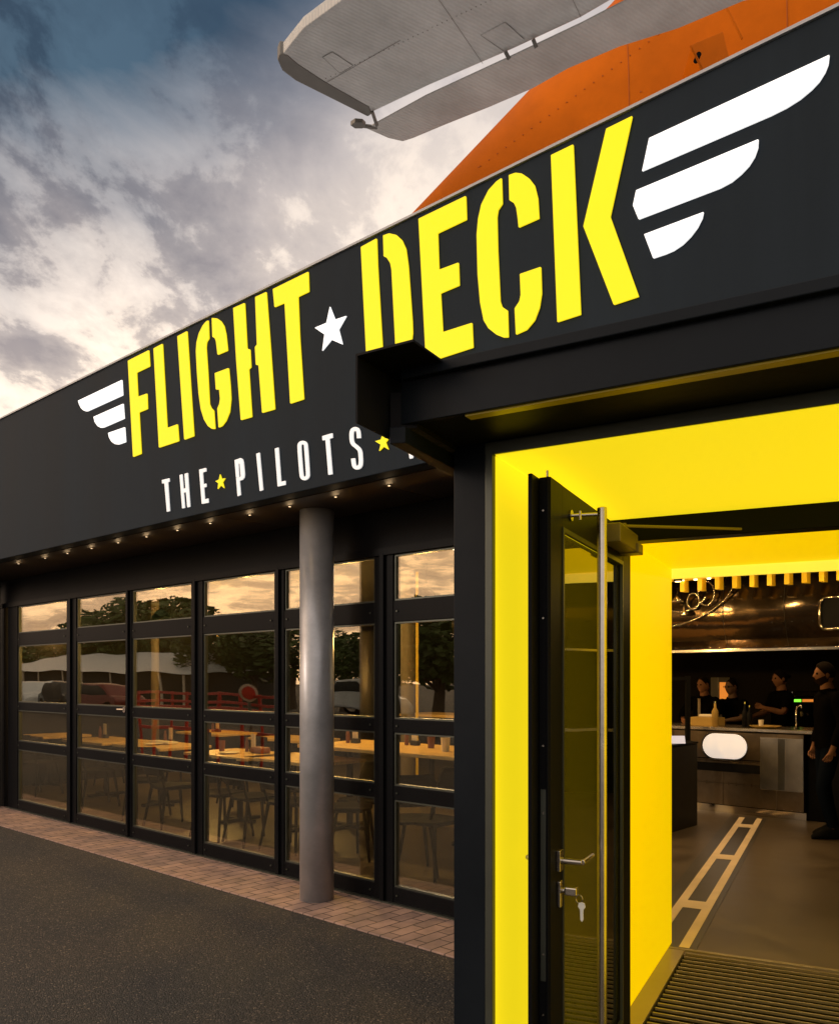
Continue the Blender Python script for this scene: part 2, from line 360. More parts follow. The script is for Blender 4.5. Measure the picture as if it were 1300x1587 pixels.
# glazed screens
screens = [(12, 110), (110, 199), (199, 303), (303, 432), (432, 594), (594, 720)]
glassx = [(27, 103), (118, 195), (204, 296), (314, 425), (440, 580), (609, 720)]
zl = [(2.15, 2.475), (1.315, 2.0), (.845, 1.22), (.13, .745)]
for (a, b), (g0, g1) in zip(screens, glassx):
    ta, tb, ga, gb = ft(a), ft(b), ft(g0), ft(g1)
    if g1 == 720: tb = -.35; gb = -.2
    fb = BM()
    fbox(fb, ta - .004, ga, 0, .07, .02, 2.50); fbox(fb, gb, tb + .004, 0, .07, .02, 2.50)
    prev = .02
    for z0, z1 in [(.02, .13), (.745, .845), (1.22, 1.315), (2.0, 2.15), (2.475, 2.5)]:
        fbox(fb, ga, gb, .003, .067, z0, z1)
    win = P('window', fb, M['frame'], bevel=.004)
    bb = BM()
    for z0, z1 in zl:      # glazing beads
        for (u0, u1, w0, w1) in ((ga, ga - .015, z0, z1), (gb + .015, gb, z0, z1)): fbox(bb, u0, u1, .012, .05, w0, w1)
        fbox(bb, ga - .015, gb + .015, .012, .05, z0, z0 + .012); fbox(bb, ga - .015, gb + .015, .012, .05, z1 - .012, z1)
    P('glazing_bead', bb, M['trim_dark'], win)
    for z0, z1 in zl:
        pb = BM(); fbox(pb, ga - .005, gb + .005, .026, .034, z0 + .003, z1 - .003); P('pane', pb, M['glass'], win)
    for zc in (.075, .795, 1.267, 2.075):
        for tt in (ga - .04, gb + .04):
            rb = BM(); q = FP(tt, 0, zc); tube(rb, q, q - AN * .008, .008, .006, 10); P('bolt', rb, M['trim_dark'], win)
    mb = BM(); fbox(mb, tb + .02, tb - .02, -.022, -.001, .02, 2.495); P('cover_strip', mb, M['frame'], win, bevel=.003)
bm = BM(); fbox(bm, ft(12), -1.3, -.03, .08, .012, .022); P('threshold', bm, M['trim_dark'])
bm = BM(); fbox(bm, -.35, -1.30, .02, .10, 0, 2.5); P('wall', bm, M['black'])
bm = BM(); q = FP(ft(196), -.03, 1.29); tube(bm, q, q + AN * .03, .03, .03, 16); tube(bm, q, q + AD * .13, .012, .01, 10); P('door_handle', bm, M['steel'], smooth=False)

# round steel column
cp = V3((-.735, 6.07, 0)); cp = V3(((491 - CX) / F0 * 6.065, 6.065, 0))
bm = BM(); lathe(bm, (0, 0, 0), [(.123, .012), (.123, FB + .01)], 48)
for f in bm.faces: f.smooth = len(f.verts) == 4
bmesh.ops.translate(bm, verts=bm.verts, vec=cp)
o = obj('support_column', bm, M['column']); tag(o, 'round grey steel column standing on the brick strip before the glazing', 'column')

# ------------------------------------------------------------------ lettering on the fascia
def flat_sign(name, poly, m, parent, off=.022, thick=.014, holes=False):
    p0 = S0 + SOUT * (off - .011)
    pts = [onplane(x, y, p0, SN) for x, y in poly]
    b = BM(); vs = [b.verts.new(q) for q in pts]
    for tri in tessellate_polygon([[V3((x, -y, 0)) for x, y in poly]]):
        try: b.faces.new([vs[i] for i in tri])
        except ValueError: pass
    r = bmesh.ops.extrude_face_region(b, geom=list(b.faces)); bmesh.ops.translate(b, verts=[g for g in r['geom'] if isinstance(g, bmesh.types.BMVert)], vec=SN * (thick - .006))
    return obj(name, b, m, parent)
def cr(o, s, pts): return [(o[0] + x / s, o[1] + y / s) for x, y in pts]
def smooth_poly(pts, r=.9):
    """round every corner a little (photo pixels)"""
    out = []; n = len(pts)
    for i in range(n):
        p, a, b = V3((*pts[i], 0)), V3((*pts[i - 1], 0)), V3((*pts[(i + 1) % n], 0))
        ra = min(r, (a - p).length * .45); rb = min(r, (b - p).length * .45)
        if (a - p).length < 1e-6 or (b - p).length < 1e-6: continue
        q0 = p + (a - p).normalized() * ra; q1 = p + (b - p).normalized() * rb
        for t in (0, .33, .67, 1): out.append(tuple((q0 * (1 - t) ** 2 + p * 2 * t * (1 - t) + q1 * t * t)[:2]))
    return out
def chaikin(pts, n=2, closed=True):
    for _ in range(n):
        o = []
        for i in range(len(pts)):
            a, b = pts[i], pts[(i + 1) % len(pts)]
            if not closed and i == len(pts) - 1: break
            o += [(a[0] * .75 + b[0] * .25, a[1] * .75 + b[1] * .25), (a[0] * .25 + b[0] * .75, a[1] * .25 + b[1] * .75)]
        if not closed: o = [pts[0]] + o + [pts[-1]]
        pts = o
    return pts
OA, OB, OC, OD, OE, OF = (110, 480), (290, 400), (540, 240), (840, 60), (240, 690), (420, 640)
sc_ = dict(A=(OA, 6.5), B=(OB, 5.0), C=(OC, 4.0625), D=(OD, 2.826), E=(OE, 6.5), F=(OF, 4.3333))
sgn = thing('restaurant_sign', 'large illuminated yellow stencil letters reading FLIGHT DECK with a white star between the words', 'sign', S0 + SD * 4)
def big(name, crop, pts, m='letter_y', parent=None, r=1.2):
    o, s = sc_[crop]; return flat_sign(name, smooth_poly(cr(o, s, pts), r), M[m], parent or sgn)
big('letter_f', 'A', [(572, 512), (783, 405), (793, 568), (660, 632), (672, 875), (765, 842), (770, 998), (684, 1033), (707, 1450), (624, 1482)])
big('letter_l', 'A', [(830, 388), (920, 340), (967, 1190), (1072, 1152), (1085, 1322), (885, 1388)])
big('letter_i', 'A', [(1070, 265), (1168, 213), (1237, 1272), (1140, 1308)])
lg = big('letter_g', 'B', [(163, 480), (168, 622), (150, 650), (146, 690), (160, 900), (172, 1130), (185, 1160), (205, 1180), (215, 1323), (190, 1322), (160, 1300), (130, 1250), (105, 1170), (88, 1050), (75, 880), (67, 720), (72, 650), (90, 580), (120, 520), (145, 490)])
def join(o, others):
    b = bmesh.new(); b.from_mesh(o.data)
    for k in others: b.from_mesh(k.data); me = k.data; bpy.data.objects.remove(k); bpy.data.meshes.remove(me)
    b.to_mesh(o.data); b.free()
join(lg, [big('x', 'B', [(190, 462), (230, 465), (262, 488), (285, 525), (300, 590), (313, 715), (235, 748), (222, 640), (213, 618), (195, 608)]),
          big('x', 'B', [(213, 890), (320, 850), (333, 990), (338, 1090), (328, 1190), (300, 1260), (270, 1300), (243, 1312), (233, 1165), (248, 1130), (254, 1090), (247, 1015), (222, 1018)])])
lh = big('letter_h', 'B', [(356, 385), (444, 345), (463, 700), (486, 706), (493, 845), (476, 860), (500, 1230), (415, 1254), (380, 800)])
join(lh, [big('x', 'B', [(526, 300), (612, 260), (645, 700), (678, 1170), (580, 1198), (552, 828), (532, 826), (524, 688), (540, 668)])])
big('letter_t', 'B', [(663, 238), (937, 103), (942, 258), (858, 298), (870, 600), (902, 1092), (798, 1126), (754, 345), (676, 378)])
big('star', 'B', [(1105, 374), (1145, 475), (1232, 446), (1172, 552), (1202, 667), (1117, 630), (1046, 717), (1063, 590), (988, 538), (1078, 500)], 'letter_w', r=.5)
ld_ = big('letter_d', 'C', [(77, 578), (176, 524), (182, 700), (215, 1260), (113, 1300)])
join(ld_, [big('x', 'C', [(217, 505), (255, 492), (300, 502), (335, 535), (360, 590), (375, 700), (400, 1050), (402, 1120), (395, 1180), (375, 1240), (297, 1280), (292, 1150), (270, 720), (262, 680), (240, 645), (221, 637)])])
big('letter_e', 'C', [(440, 400), (737, 256), (742, 405), (560, 492), (568, 722), (691, 676), (696, 820), (578, 870), (592, 1115), (776, 1056), (783, 1212), (487, 1308)])
lc = big('letter_c', 'C', [(962, 143), (967, 305), (940, 345), (933, 390), (938, 600), (953, 920), (965, 955), (1000, 978), (1005, 1147), (975, 1148), (930, 1130), (880, 1090), (850, 1040), (828, 930), (812, 750), (806, 500), (815, 400), (835, 310), (880, 220), (930, 165)])
join(lc, [big('x', 'C', [(1008, 125), (1050, 110), (1090, 115), (1135, 145), (1170, 190), (1190, 270), (1198, 398), (1070, 455), (1065, 400), (1055, 330), (1040, 300), (1012, 283)]),
          big('x', 'C', [(1078, 748), (1209, 703), (1214, 870), (1200, 960), (1170, 1040), (1120, 1100), (1053, 1130), (1045, 965), (1075, 920), (1083, 880)])])
lk = big('letter_k', 'D', [(38, 508), (135, 461), (168, 1207), (66, 1240)])
join(lk, [big('x', 'D', [(280, 392), (394, 336), (297, 778), (422, 1128), (313, 1164), (180, 820)])])
wl = thing('wing_emblem', 'small white winged emblem of three stripes left of the yellow letter F', 'emblem', S0 + SD * 1, 'white wing emblems on the sign')
for pts in ([(70, 915), (512, 705), (521, 860), (170, 1020), (150, 1023), (120, 1010), (97, 985), (80, 950)], [(225, 1078), (525, 945), (536, 1095), (330, 1185), (300, 1188), (265, 1170), (238, 1130)], [(373, 1240), (540, 1182), (550, 1332), (480, 1357), (440, 1352), (405, 1325), (382, 1285)]):
    big('stripe', 'A', pts, 'letter_w', wl, .7)
wr = thing('wing_emblem', 'large white winged emblem of three stripes right of the yellow letter K', 'emblem', S0 + SD * 6, 'white wing emblems on the sign')
for pts in ([(468, 433), (1257, 68), (1252, 110), (1238, 145), (1213, 185), (1180, 220), (1130, 262), (1070, 300), (1000, 335), (437, 578)],
            [(411, 662), (946, 438), (944, 475), (930, 515), (905, 555), (870, 592), (830, 625), (780, 652), (422, 789), (397, 728)],
            [(446, 855), (706, 757), (700, 785), (680, 825), (650, 865), (615, 900), (575, 927), (540, 942), (486, 960)]):
    big('stripe', 'D', pts, 'letter_w', wr, .8)
tgl = thing('tagline_sign', 'thin white letters reading THE PILOTS with small yellow stars low on the fascia', 'sign', S0 + SD * 4.2)
def small(name, crop, pts, m='letter_s'): return big(name, crop, pts, m, tgl, .35)
def stroke(pts, wd, closed=False):
    n = len(pts); L_, R_ = [], []
    for i in range(n):
        a = pts[i - 1] if (i > 0 or closed) else pts[i]; b = pts[(i + 1) % n] if (i < n - 1 or closed) else pts[i]
        dx, dy = b[0] - a[0], b[1] - a[1]; l = math.hypot(dx, dy) or 1
        L_.append((pts[i][0] - dy / l * wd / 2, pts[i][1] + dx / l * wd / 2)); R_.append((pts[i][0] + dy / l * wd / 2, pts[i][1] - dx / l * wd / 2))
    if closed: return L_ + [L_[0]] , R_ + [R_[0]]
    return L_ + R_[::-1]
small('letter_t', 'E', [(70, 350), (143, 332), (145, 365), (128, 372), (148, 662), (120, 670), (95, 382), (72, 385)])
small('letter_h', 'E', [(248, 300), (274, 292), (284, 440), (308, 432), (298, 288), (328, 278), (352, 618), (326, 626), (312, 470), (287, 478), (299, 630), (274, 636)])
small('letter_e', 'E', [(445, 245), (512, 228), (514, 262), (478, 272), (487, 395), (514, 385), (516, 418), (490, 425), (500, 548), (535, 535), (538, 578), (472, 590)])
small('star', 'E', [(655, 292), (671, 338), (706, 332), (680, 372), (696, 432), (663, 402), (632, 440), (638, 382), (608, 362), (644, 345)], 'letter_y')
small('letter_p', 'E', [(802, 150), (862, 128), (882, 140), (890, 170), (902, 290), (898, 325), (880, 347), (849, 357), (862, 500), (832, 513), (818, 330), (846, 326), (862, 320), (864, 305), (853, 180), (838, 185), (846, 322), (817, 326)])
small('letter_i', 'E', [(1020, 85), (1052, 74), (1086, 450), (1056, 461)])
small('letter_l', 'F', [(25, 239), (48, 231), (65, 462), (95, 455), (95, 482), (44, 493)])
def ring(name, crop, pts, wd):
    o, s = sc_[crop]; a, b = stroke(chaikin(pts, 2), wd, True)
    p0 = S0 + SOUT * .011; bmm = BM()
    A = [bmm.verts.new(onplane(x, y, p0, SN)) for x, y in cr(o, s, a[:-1])]; B = [bmm.verts.new(onplane(x, y, p0, SN)) for x, y in cr(o, s, b[:-1])]
    n = len(A)
    for i in range(n): bmm.faces.new((A[i], A[(i + 1) % n], B[(i + 1) % n], B[i]))
    r = bmesh.ops.extrude_face_region(bmm, geom=list(bmm.faces)); bmesh.ops.translate(bmm, verts=[g for g in r['geom'] if isinstance(g, bmesh.types.BMVert)], vec=SN * .008)
    return obj(name, bmm, M['letter_s'], tgl)
ring('letter_o', 'F', [(187, 225), (192, 203), (215, 196), (230, 204), (233, 225), (246, 405), (244, 430), (224, 442), (206, 434), (201, 405)], 23)
small('letter_t', 'F', [(343, 155), (410, 135), (412, 165), (390, 172), (410, 410), (384, 415), (365, 180), (345, 183)])
flat_sign('letter_s', cr(*sc_['F'], stroke(chaikin([(588, 168), (586, 128), (577, 106), (556, 106), (539, 120), (538, 172), (545, 206), (575, 228), (596, 250), (600, 290), (602, 338), (594, 362), (572, 369), (555, 357), (549, 305)], 2, False), 25)), M['letter_s'], tgl)
small('star', 'F', [(748, 141), (760, 172), (795, 163), (768, 197), (787, 245), (755, 225), (725, 254), (735, 212), (698, 189), (736, 178)], 'letter_y')
small('letter_v', 'F', [(908, 170), (926, 165), (938, 240), (950, 158), (966, 154), (950, 302), (930, 307)])

# ------------------------------------------------------------------ entrance portal
por = thing('entrance_portal', 'black steel entrance portal lined with glowing yellow panels', 'entrance', PP(0, 2.3))
def Q(name, bm, m, parent=por, **k): return obj(name, bm, m, parent, **k)
FD = V3((.8634, -.5045, 0)); FN = V3((.5045, .8634, 0))        # front plane direction and inward normal
FO = V3((.2216, 2.478, 0)); CZ = 2.26
W = 2.6                                                         # clear width along the front
bm = BM(); box(bm, FO - FD * .137, FD * .107, FN * .16, (0, 0, 2.345)); Q('post', bm, M['steelblack'], bevel=.003)
bm = BM(); box(bm, FO - FD * .030 - FN * .004, FD * .024, FN * .03, (0, 0, CZ + .03)); Q('trim', bm, M['trim_dark'], bevel=.002)
bm = BM(); box(bm, FO - FD * .0305 - FN * .0042 + V3((0, 0, CZ + .002)), FD * (W + .06), FN * .06, (0, 0, .036)); Q('trim', bm, M['trim_dark'], bevel=.002)
bm = BM(); box(bm, FO - FD * .137 + FN * .001 + V3((0, 0, 2.30)), FD * (W + .3), FN * .3, (0, 0, .045)); Q('lintel', bm, M['steelblack'])
bm = BM(); box(bm, FO + FD * W, FD * .2, FN * .16, (0, 0, 2.30)); Q('post', bm, M['steelblack'])
fl = FO + FN * .012 - FD * .0
# left wall in two panels, ceiling in two panels, right wall
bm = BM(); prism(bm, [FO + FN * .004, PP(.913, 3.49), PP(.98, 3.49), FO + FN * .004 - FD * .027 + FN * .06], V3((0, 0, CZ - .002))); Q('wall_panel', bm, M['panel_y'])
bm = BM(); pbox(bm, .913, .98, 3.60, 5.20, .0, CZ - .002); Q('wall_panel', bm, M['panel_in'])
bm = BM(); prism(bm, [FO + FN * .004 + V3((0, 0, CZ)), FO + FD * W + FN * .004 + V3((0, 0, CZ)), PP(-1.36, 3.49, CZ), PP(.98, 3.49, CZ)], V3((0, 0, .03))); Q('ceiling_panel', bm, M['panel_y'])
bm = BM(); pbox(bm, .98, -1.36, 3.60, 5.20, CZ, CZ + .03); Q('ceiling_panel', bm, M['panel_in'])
bm = BM(); pbox(bm, .98, -1.36, 5.205, 5.235, CZ - .058, CZ + .35); Q('light_strip', bm, M['strip_y'])
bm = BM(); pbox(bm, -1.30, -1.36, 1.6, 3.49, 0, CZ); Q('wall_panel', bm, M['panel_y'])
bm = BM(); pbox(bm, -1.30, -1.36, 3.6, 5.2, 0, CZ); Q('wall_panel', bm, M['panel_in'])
# portal shell
bm = BM(); prism(bm, [PP(.985, 2.6), PP(.985, 5.24), PP(1.07, 5.24), PP(1.07, 2.6)], V3((0, 0, 2.42))); Q('side_wall', bm, M['black'])
bm = BM(); pbox(bm, -1.37, -1.46, 2.0, 5.24, 0, 2.42); Q('side_wall', bm, M['black'])
bm = BM(); pbox(bm, 1.07, -1.46, 2.62, 5.20, CZ + .09, CZ + .14); Q('roof', bm, M['black'])
bm = BM(); pbox(bm, 1.07, -1.46, 5.24, 5.30, 2.36, 3.0); Q('upstand', bm, M['black'])
# header for the doors
bm = BM(); pbox(bm, .975, -1.36, 3.50, 3.59, 2.168, CZ + .028); Q('door_header', bm, M['frame'], bevel=.003)
bm = BM(); pbox(bm, .80, .975, 3.50, 3.59, 0, 2.166); Q('door_jamb', bm, M['frame'], bevel=.003)
# front beam with top lip
B0 = V3((-.032, 2.303, 0)); BD = V3((.864, -.503, 0)).normalized(); BN = V3((.503, .864, 0)).normalized()
bm = BM(); box(bm, B0 - BD * .022 + V3((0, 0, 2.30)), BD * 3.2, BN * .02, (0, 0, .135)); Q('beam', bm, M['steelblack'], bevel=.002)
bm = BM(); box(bm, B0 - BN * .022 - BD * .010 + V3((0, 0, 2.415)), BD * 3.2, BN * .05, (0, 0, .030)); Q('beam_lip', bm, M['steelblack'], bevel=.003)
bm = BM(); box(bm, B0 + BN * .02 + V3((0, 0, 2.302)), BD * 3.2, BN * .30, (0, 0, .012)); Q('beam_flange', bm, M['black'])
bm = BM(); box(bm, B0 + BD * .17 + BN * .012 + V3((0, 0, 2.2955)), BD * 2.9, BN * .036, (0, 0, .006)); Q('painted_glow_strip', bm, M['glow_y'])  # strip painted as the portal's yellow light reflected under the beam
# side hood at the beam end: top plate + side plate
h1, h2, h3, h4 = V3((-.161, 2.185, 0)), V3((-.016, 2.093, 0)), V3((.070, 2.245, 0)), V3((-.036, 2.42, 0))
bm = BM(); prism(bm, [h1 + V3((0, 0, 2.44)), h2 + V3((0, 0, 2.44)), h3 + V3((0, 0, 2.44)), h4 + V3((0, 0, 2.44))], V3((0, 0, .006))); Q('hood_plate', bm, M['black'])
bm = BM(); e = (h4 - h1); pr = V3((-e.y, e.x, 0)).normalized() * .006
prism(bm, [h1 + V3((0, 0, 2.266)), h4 + V3((0, 0, 2.266)), h4 + V3((0, 0, 2.446)), h1 + V3((0, 0, 2.446))], pr); Q('hood_side', bm, M['black'])
# side beam running back from the front beam end
g0 = onplane(603, 661, (0, 2.29, 0), V3((0, 1, 0))); g1 = onplane(628, 659, (0, 2.29, 0), V3((0, 1, 0)))
bm = BM(); box(bm, V3((g0.x, 2.30, 2.243)), V3((g1.x - g0.x, -.012, 0)), PU * 2.3, (0, 0, .045)); Q('side_beam', bm, M['steelblack'], bevel=.002)
bm = BM(); box(bm, V3((g0.x + .002, 2.32, 2.289)), V3((g1.x - g0.x + .03, -.012, 0)), PU * 2.2, (0, 0, .10)); Q('side_beam', bm, M['black'])

# door leaf, local: x from hinge to free end, y toward viewer side negative
hinge = PP(.785, 3.50); free = PP(.77, 2.40)
dv = (free - hinge); DW = dv.length
door = obj('door', BM(), M['frame'], por)
dd = dv.normalized(); dn = V3((-dd.y, dd.x, 0))
if dn.dot(PL) > 0: dn = -dn                       # toward the walkway (visible face)
def DP(x, y, z): return hinge + dd * x + dn * y + V3((0, 0, z))
def dbox(b, x0, x1, y0, y1, z0, z1): box(b, DP(x0, y0, z0), dd * (x1 - x0), dn * (y1 - y0), (0, 0, z1 - z0))
b = BM(); T = 2.20
dbox(b, DW - .125, DW, -.036, 0, .015, T); dbox(b, 0, .12, -.036, 0, .015, T)
dbox(b, .12, DW - .125, -.036, -.001, 2.07, T); dbox(b, .12, DW - .125, -.036, -.001, .015, .22)
dbox(b, DW - .09, DW + .062, -.050, -.037, .015, T)        # overlap flange along the free edge
dbox(b, DW - .09, DW + .006, -.012, -.004, .016, T - .001)
bmesh.ops.translate(b, verts=b.verts, vec=-wloc(por)); bmesh.ops.recalc_face_normals(b, faces=b.faces); b.to_mesh(door.data); b.free()
bv = door.modifiers.new('bevel', 'BEVEL'); bv.width = .0025; bv.segments = 2
b = BM()
for (x0, x1, z0, z1) in ((.12, .135, .22, 2.07), (DW - .14, DW - .125, .22, 2.07), (.135, DW - .14, .22, .235), (.135, DW - .14, 2.055, 2.07)): dbox(b, x0, x1, -.008, .003, z0, z1)
obj('glazing_bead', b, M['trim_dark'], door)
b = BM(); dbox(b, .132, DW - .137, -.024, -.016, .232, 2.058); obj('pane', b, M['dglass'], door)
b = BM(); px_, py_ = .86, .095
tube(b, DP(px_, py_, .30), DP(px_, py_, 2.14), .0155, .0155, 24); tube(b, DP(px_, py_, 2.14), DP(px_, py_, 2.143), .0155, .014, 24)
for zz_ in (2.122, .36):
    tube(b, DP(px_, py_, zz_), DP(px_ + .02, .0, zz_), .006, .006, 12); tube(b, DP(px_ + .02, .004, zz_), DP(px_ + .02, -.0, zz_), .018, .018, 16)
    tube(b, DP(px_ + .02, .03, zz_ + .012), DP(px_ + .02, .03, zz_ - .016), .004, .004, 8)
obj('pull_handle', b, M['steel'], door)
b = BM(); hx, hz = DW - .075, 1.047
dbox(b, hx - .018, hx + .018, 0, .012, hz - .032, hz + .032)
tube(b, DP(hx, .01, hz), DP(hx, .075, hz), .0105, .0085, 14); tube(b, DP(hx, .075, hz), DP(hx - .11, .078, hz + .002), .0085, .008, 14)
lv = obj('lever_handle', b, M['steel'], door, bevel=.002)
b = BM(); tube(b, DP(hx, -.03, hz), DP(hx, -.095, hz), .0105, .0085, 14); tube(b, DP(hx, -.095, hz), DP(hx - .11, -.098, hz), .0085, .008, 14)
obj('lever_handle', b, M['steel'], door)
b = BM(); dbox(b, hx - .013, hx + .013, 0, .012, .905, .985); tube(b, DP(hx, .01, .957), DP(hx, .022, .957), .009, .009, 14); obj('lock', b, M['steel'], door, bevel=.003)
b = BM()
dbox(b, DW, DW + .002, -.030, -.014, .70, 1.27); obj('strike_plate', b, M['trim_dark'], door)
b = BM()
for zz_ in (2.10, 1.78, 1.40, .60, .38, 1.2, .78): tube(b, DP(DW, -.022, zz_), DP(DW + .004, -.022, zz_), .004, .003, 10)
tube(b, DP(DW + .0, -.010, T), DP(DW + .0, -.010, T + .018), .004, .004, 10)
obj('screw', b, M['steel'], door)
b = BM(); dbox(b, .16, .47, .001, .068, 2.095, 2.165); dbox(b, .12, .20, .001, .080, 2.09, 2.13); obj('door_closer', b, M['bronze'], door, bevel=.004)
b = BM(); tube(b, DP(.30, .04, 2.18), PP(.35, 3.50, 2.185), .006, .006, 8); tube(b, DP(.30, .04, 2.16), DP(.30, .04, 2.19), .012, .012, 12); obj('closer_arm', b, M['bronze'], door)
# keys
ky = thing('key', 'silver key in the door lock with a second key hanging from its ring', 'key', DP(hx, .03, .957))
b = BM(); dbox(b, hx - .014, hx + .013, .023, .060, .945, .970); obj('key_bow', b, M['steel'], ky, bevel=.004)
b = BM()
for k in range(14):
    a0, a1 = 2 * math.pi * k / 14, 2 * math.pi * (k + 1) / 14
    tube(b, DP(hx, .066 + .010 * math.cos(a0), .936 + .013 * math.sin(a0)), DP(hx, .066 + .010 * math.cos(a1), .936 + .013 * math.sin(a1)), .0014, .0014, 6)
obj('key_ring', b, M['steel'], ky)
b = BM(); kp = [(-.009, .0), (-.011, -.011), (-.005, -.020), (-.004, -.050), (.001, -.056), (.005, -.050), (.005, -.020), (.011, -.011), (.009, 0), (.0, .003)]
prism(b, [DP(hx, .074 + x, .925 + z) for x, z in kp], dd * .003); obj('hanging_key', b, M['key'], ky)

# entrance mat and metal frame
em = thing('entrance_mat', 'ribbed metal and rubber entrance mat in the portal floor', 'mat', PP(-.2, 4.0))
b = BM(); pbox(b, .808, -1.29, 1.2, 5.08, .001, .006); obj('mat_base', b, M['matgap'], em)
b = BM(); d = 1.3
while d < 5.06:
    pbox(b, .80, -1.28, d, d + .011, .0065, .018); d += .064
obj('mat_bars', b, M['matbar'], em)
b = BM(); pbox(b, .912, .815, 1.2, 5.07, .001, .015); pbox(b, .912, -1.29, 5.084, 5.115, .001, .0151); obj('mat_frame', b, M['matbar'], em, bevel=.002)
# floor runway marking
b = BM(); pbox(b, 1.15, .76, 5.13, 10.3, .0085, .0105); tag(obj('floor_band', b, M['floor_dark']), kind='structure')
b = BM(); z0, z1 = .0125, .0135
pbox(b, 1.045, .985, 5.13, 10.25, z0, z1); pbox(b, .86, .80, 5.13, 10.25, z0, z1)
for dc in (6.14, 7.9, 9.67): pbox(b, .985, .86, dc - .105, dc + .105, z0, z1)
tag(obj('floor_marking', b, M['floor_line']), 'pale ladder shaped runway stripe inlaid in the brown floor', 'floor marking')

# ------------------------------------------------------------------ bar
OFF = 5.53
bar = thing('bar_counter', 'long riveted stainless steel bar counter with a glowing pill shaped lamp', 'counter', FP(1, OFF))
bt0, bt1 = 4.2, ft(1246, OFF)
b = BM(); fbox(b, bt0, bt1, OFF, OFF + .55, .10, .98); obj('counter_body', b, M['steelblack'], bar)
b = BM(); fbox(b, bt0, bt1 - .01, OFF + .04, OFF + .5, 0.008, .10); obj('plinth', b, M['chrome'], bar)
b = BM(); fbox(b, bt0, bt1 - .35, OFF - .05, OFF + .60, .985, 1.025); obj('counter_top', b, M['steel'], bar, bevel=.006)
M['hull'] = mat('riveted_metal', (.20, .15, .10), .30, .9, .25, 3.0, .35, 2.0)
M['hull2'] = mat('polished_hull', (.095, .068, .044), .15, .95, .9, 2.6, .5, 1.4)
b = BM()
tt = bt0
while tt > bt1 + .02:
    t2 = max(tt - .62, bt1)
    for z_0, z_1 in ((.11, .36), (.364, .62), (.624, .97)): fbox(b, tt - .004, t2, OFF - .012, OFF - .001, z_0, z_1)
    tt = t2
obj('cladding_sheet', b, M['hull'], bar, bevel=.003)
b = BM(); fbox(b, ft(1178, OFF - .02), bt1, OFF - .03, OFF - .014, .33, .93); obj('steel_panel', b, M['steel'], bar, bevel=.003)
b = BM(); fbox(b, bt0, ft(1178, OFF - .02) + .005, OFF - .018, OFF - .013, .50, .60); fbox(b, bt0, ft(1178, OFF - .02) + .005, OFF - .022, OFF - .013, .645, .655); obj('dark_band', b, M['black'], bar)
b = BM(); fbox(b, ft(1205, OFF - .04), ft(1216, OFF - .04), OFF - .034, OFF - .031, .34, .92); obj('highlight_strip', b, M['chrome'], bar)  # added bright strip imitating a vertical reflection on the steel panel
b = BM()
tt = bt0 - .1
while tt > bt1:
    for z_ in (.12, .35, .375, .61, .635, .95): tube(b, FP(tt, OFF - .012, z_), FP(tt, OFF - .016, z_), .005, .004, 6)
    tt -= .09
obj('rivets', b, M['chrome'], bar)
def pill(b, px0, px1, py0, py1, off, d):
    t0, t1 = ft(px0, off), ft(px1, off); q = FP(t0, off); k = q.y / F0
    za, zb = EYE - (py1 - H0) * k, EYE - (py0 - H0) * k; r = (zb - za) / 2; zc = (za + zb) / 2; tm0, tm1 = t0 - r, t1 + r
    pts = [FP(tm0 + r * math.cos(a), off, zc + r * math.sin(a)) for a in [math.pi / 2 + math.pi * i / 14 * 1 for i in range(0)]]
    for i in range(15): a = math.pi / 2 - math.pi * i / 14; pts.append(FP(tm0 + r * math.cos(a), off, zc + r * math.sin(a)))
    for i in range(15): a = -math.pi / 2 - math.pi * i / 14; pts.append(FP(tm1 + r * math.cos(a), off, zc + r * math.sin(a)))
    prism(b, pts, -AN * d)
b = BM(); pill(b, 1087, 1159.5, 1134, 1176, OFF - .014, .02); rm = obj('lamp_rim', b, M['chrome'], bar)
b = BM(); pill(b, 1089, 1157.5, 1136, 1174, OFF - .033, .008); obj('pill_lamp', b, M['pill'], bar, bevel=.004)
b = BM(); fbox(b, bt1 - .012, bt1 - .5, OFF + .1, OFF + .5, .0, 1.0); obj('end_cabinet', b, M['black'], bar)
# aircraft skin canopy above bar
can = thing('aircraft_canopy', 'polished riveted aircraft skin panel hanging above the bar with chrome lower edge', 'canopy', FP(1, OFF, 1.9))
b = BM(); nt_, nz_ = 60, 18; gr = []
for i in range(nt_ + 1):
    row = []
    for j in range(nz_ + 1):
        t_ = 4.6 - (4.6 + 2.4) * i / nt_; u = j / nz_; z_ = 1.95 + .87 * u
        bul = .24 * math.sin(math.pi * (u * .72 + .10))
        row.append(b.verts.new(FP(t_, OFF + .15 - bul + .012 * noise.noise(V3((t_ * 2, z_ * 3, 0))), z_)))
    gr.append(row)
for i in range(nt_):
    for j in range(nz_): b.faces.new((gr[i][j], gr[i + 1][j], gr[i + 1][j + 1], gr[i][j + 1]))
obj('skin_panel', b, M['hull2'], can, smooth=True)
b = BM(); fbox(b, 4.6, -2.4, OFF - .06, OFF + .12, 1.915, 1.95); obj('chrome_edge', b, M['chrome'], can, bevel=.004)
def arcp(px, py, off, rx, rz, n=40, a0=0, a1=2 * math.pi):
    t_ = ft(px, off); q = FP(t_, off); z_ = EYE - (py - H0) * q.y / F0
    return [FP(t_ + rx * math.cos(a0 + (a1 - a0) * i / n), off, z_ + rz * math.sin(a0 + (a1 - a0) * i / n)) for i in range(n + 1)]
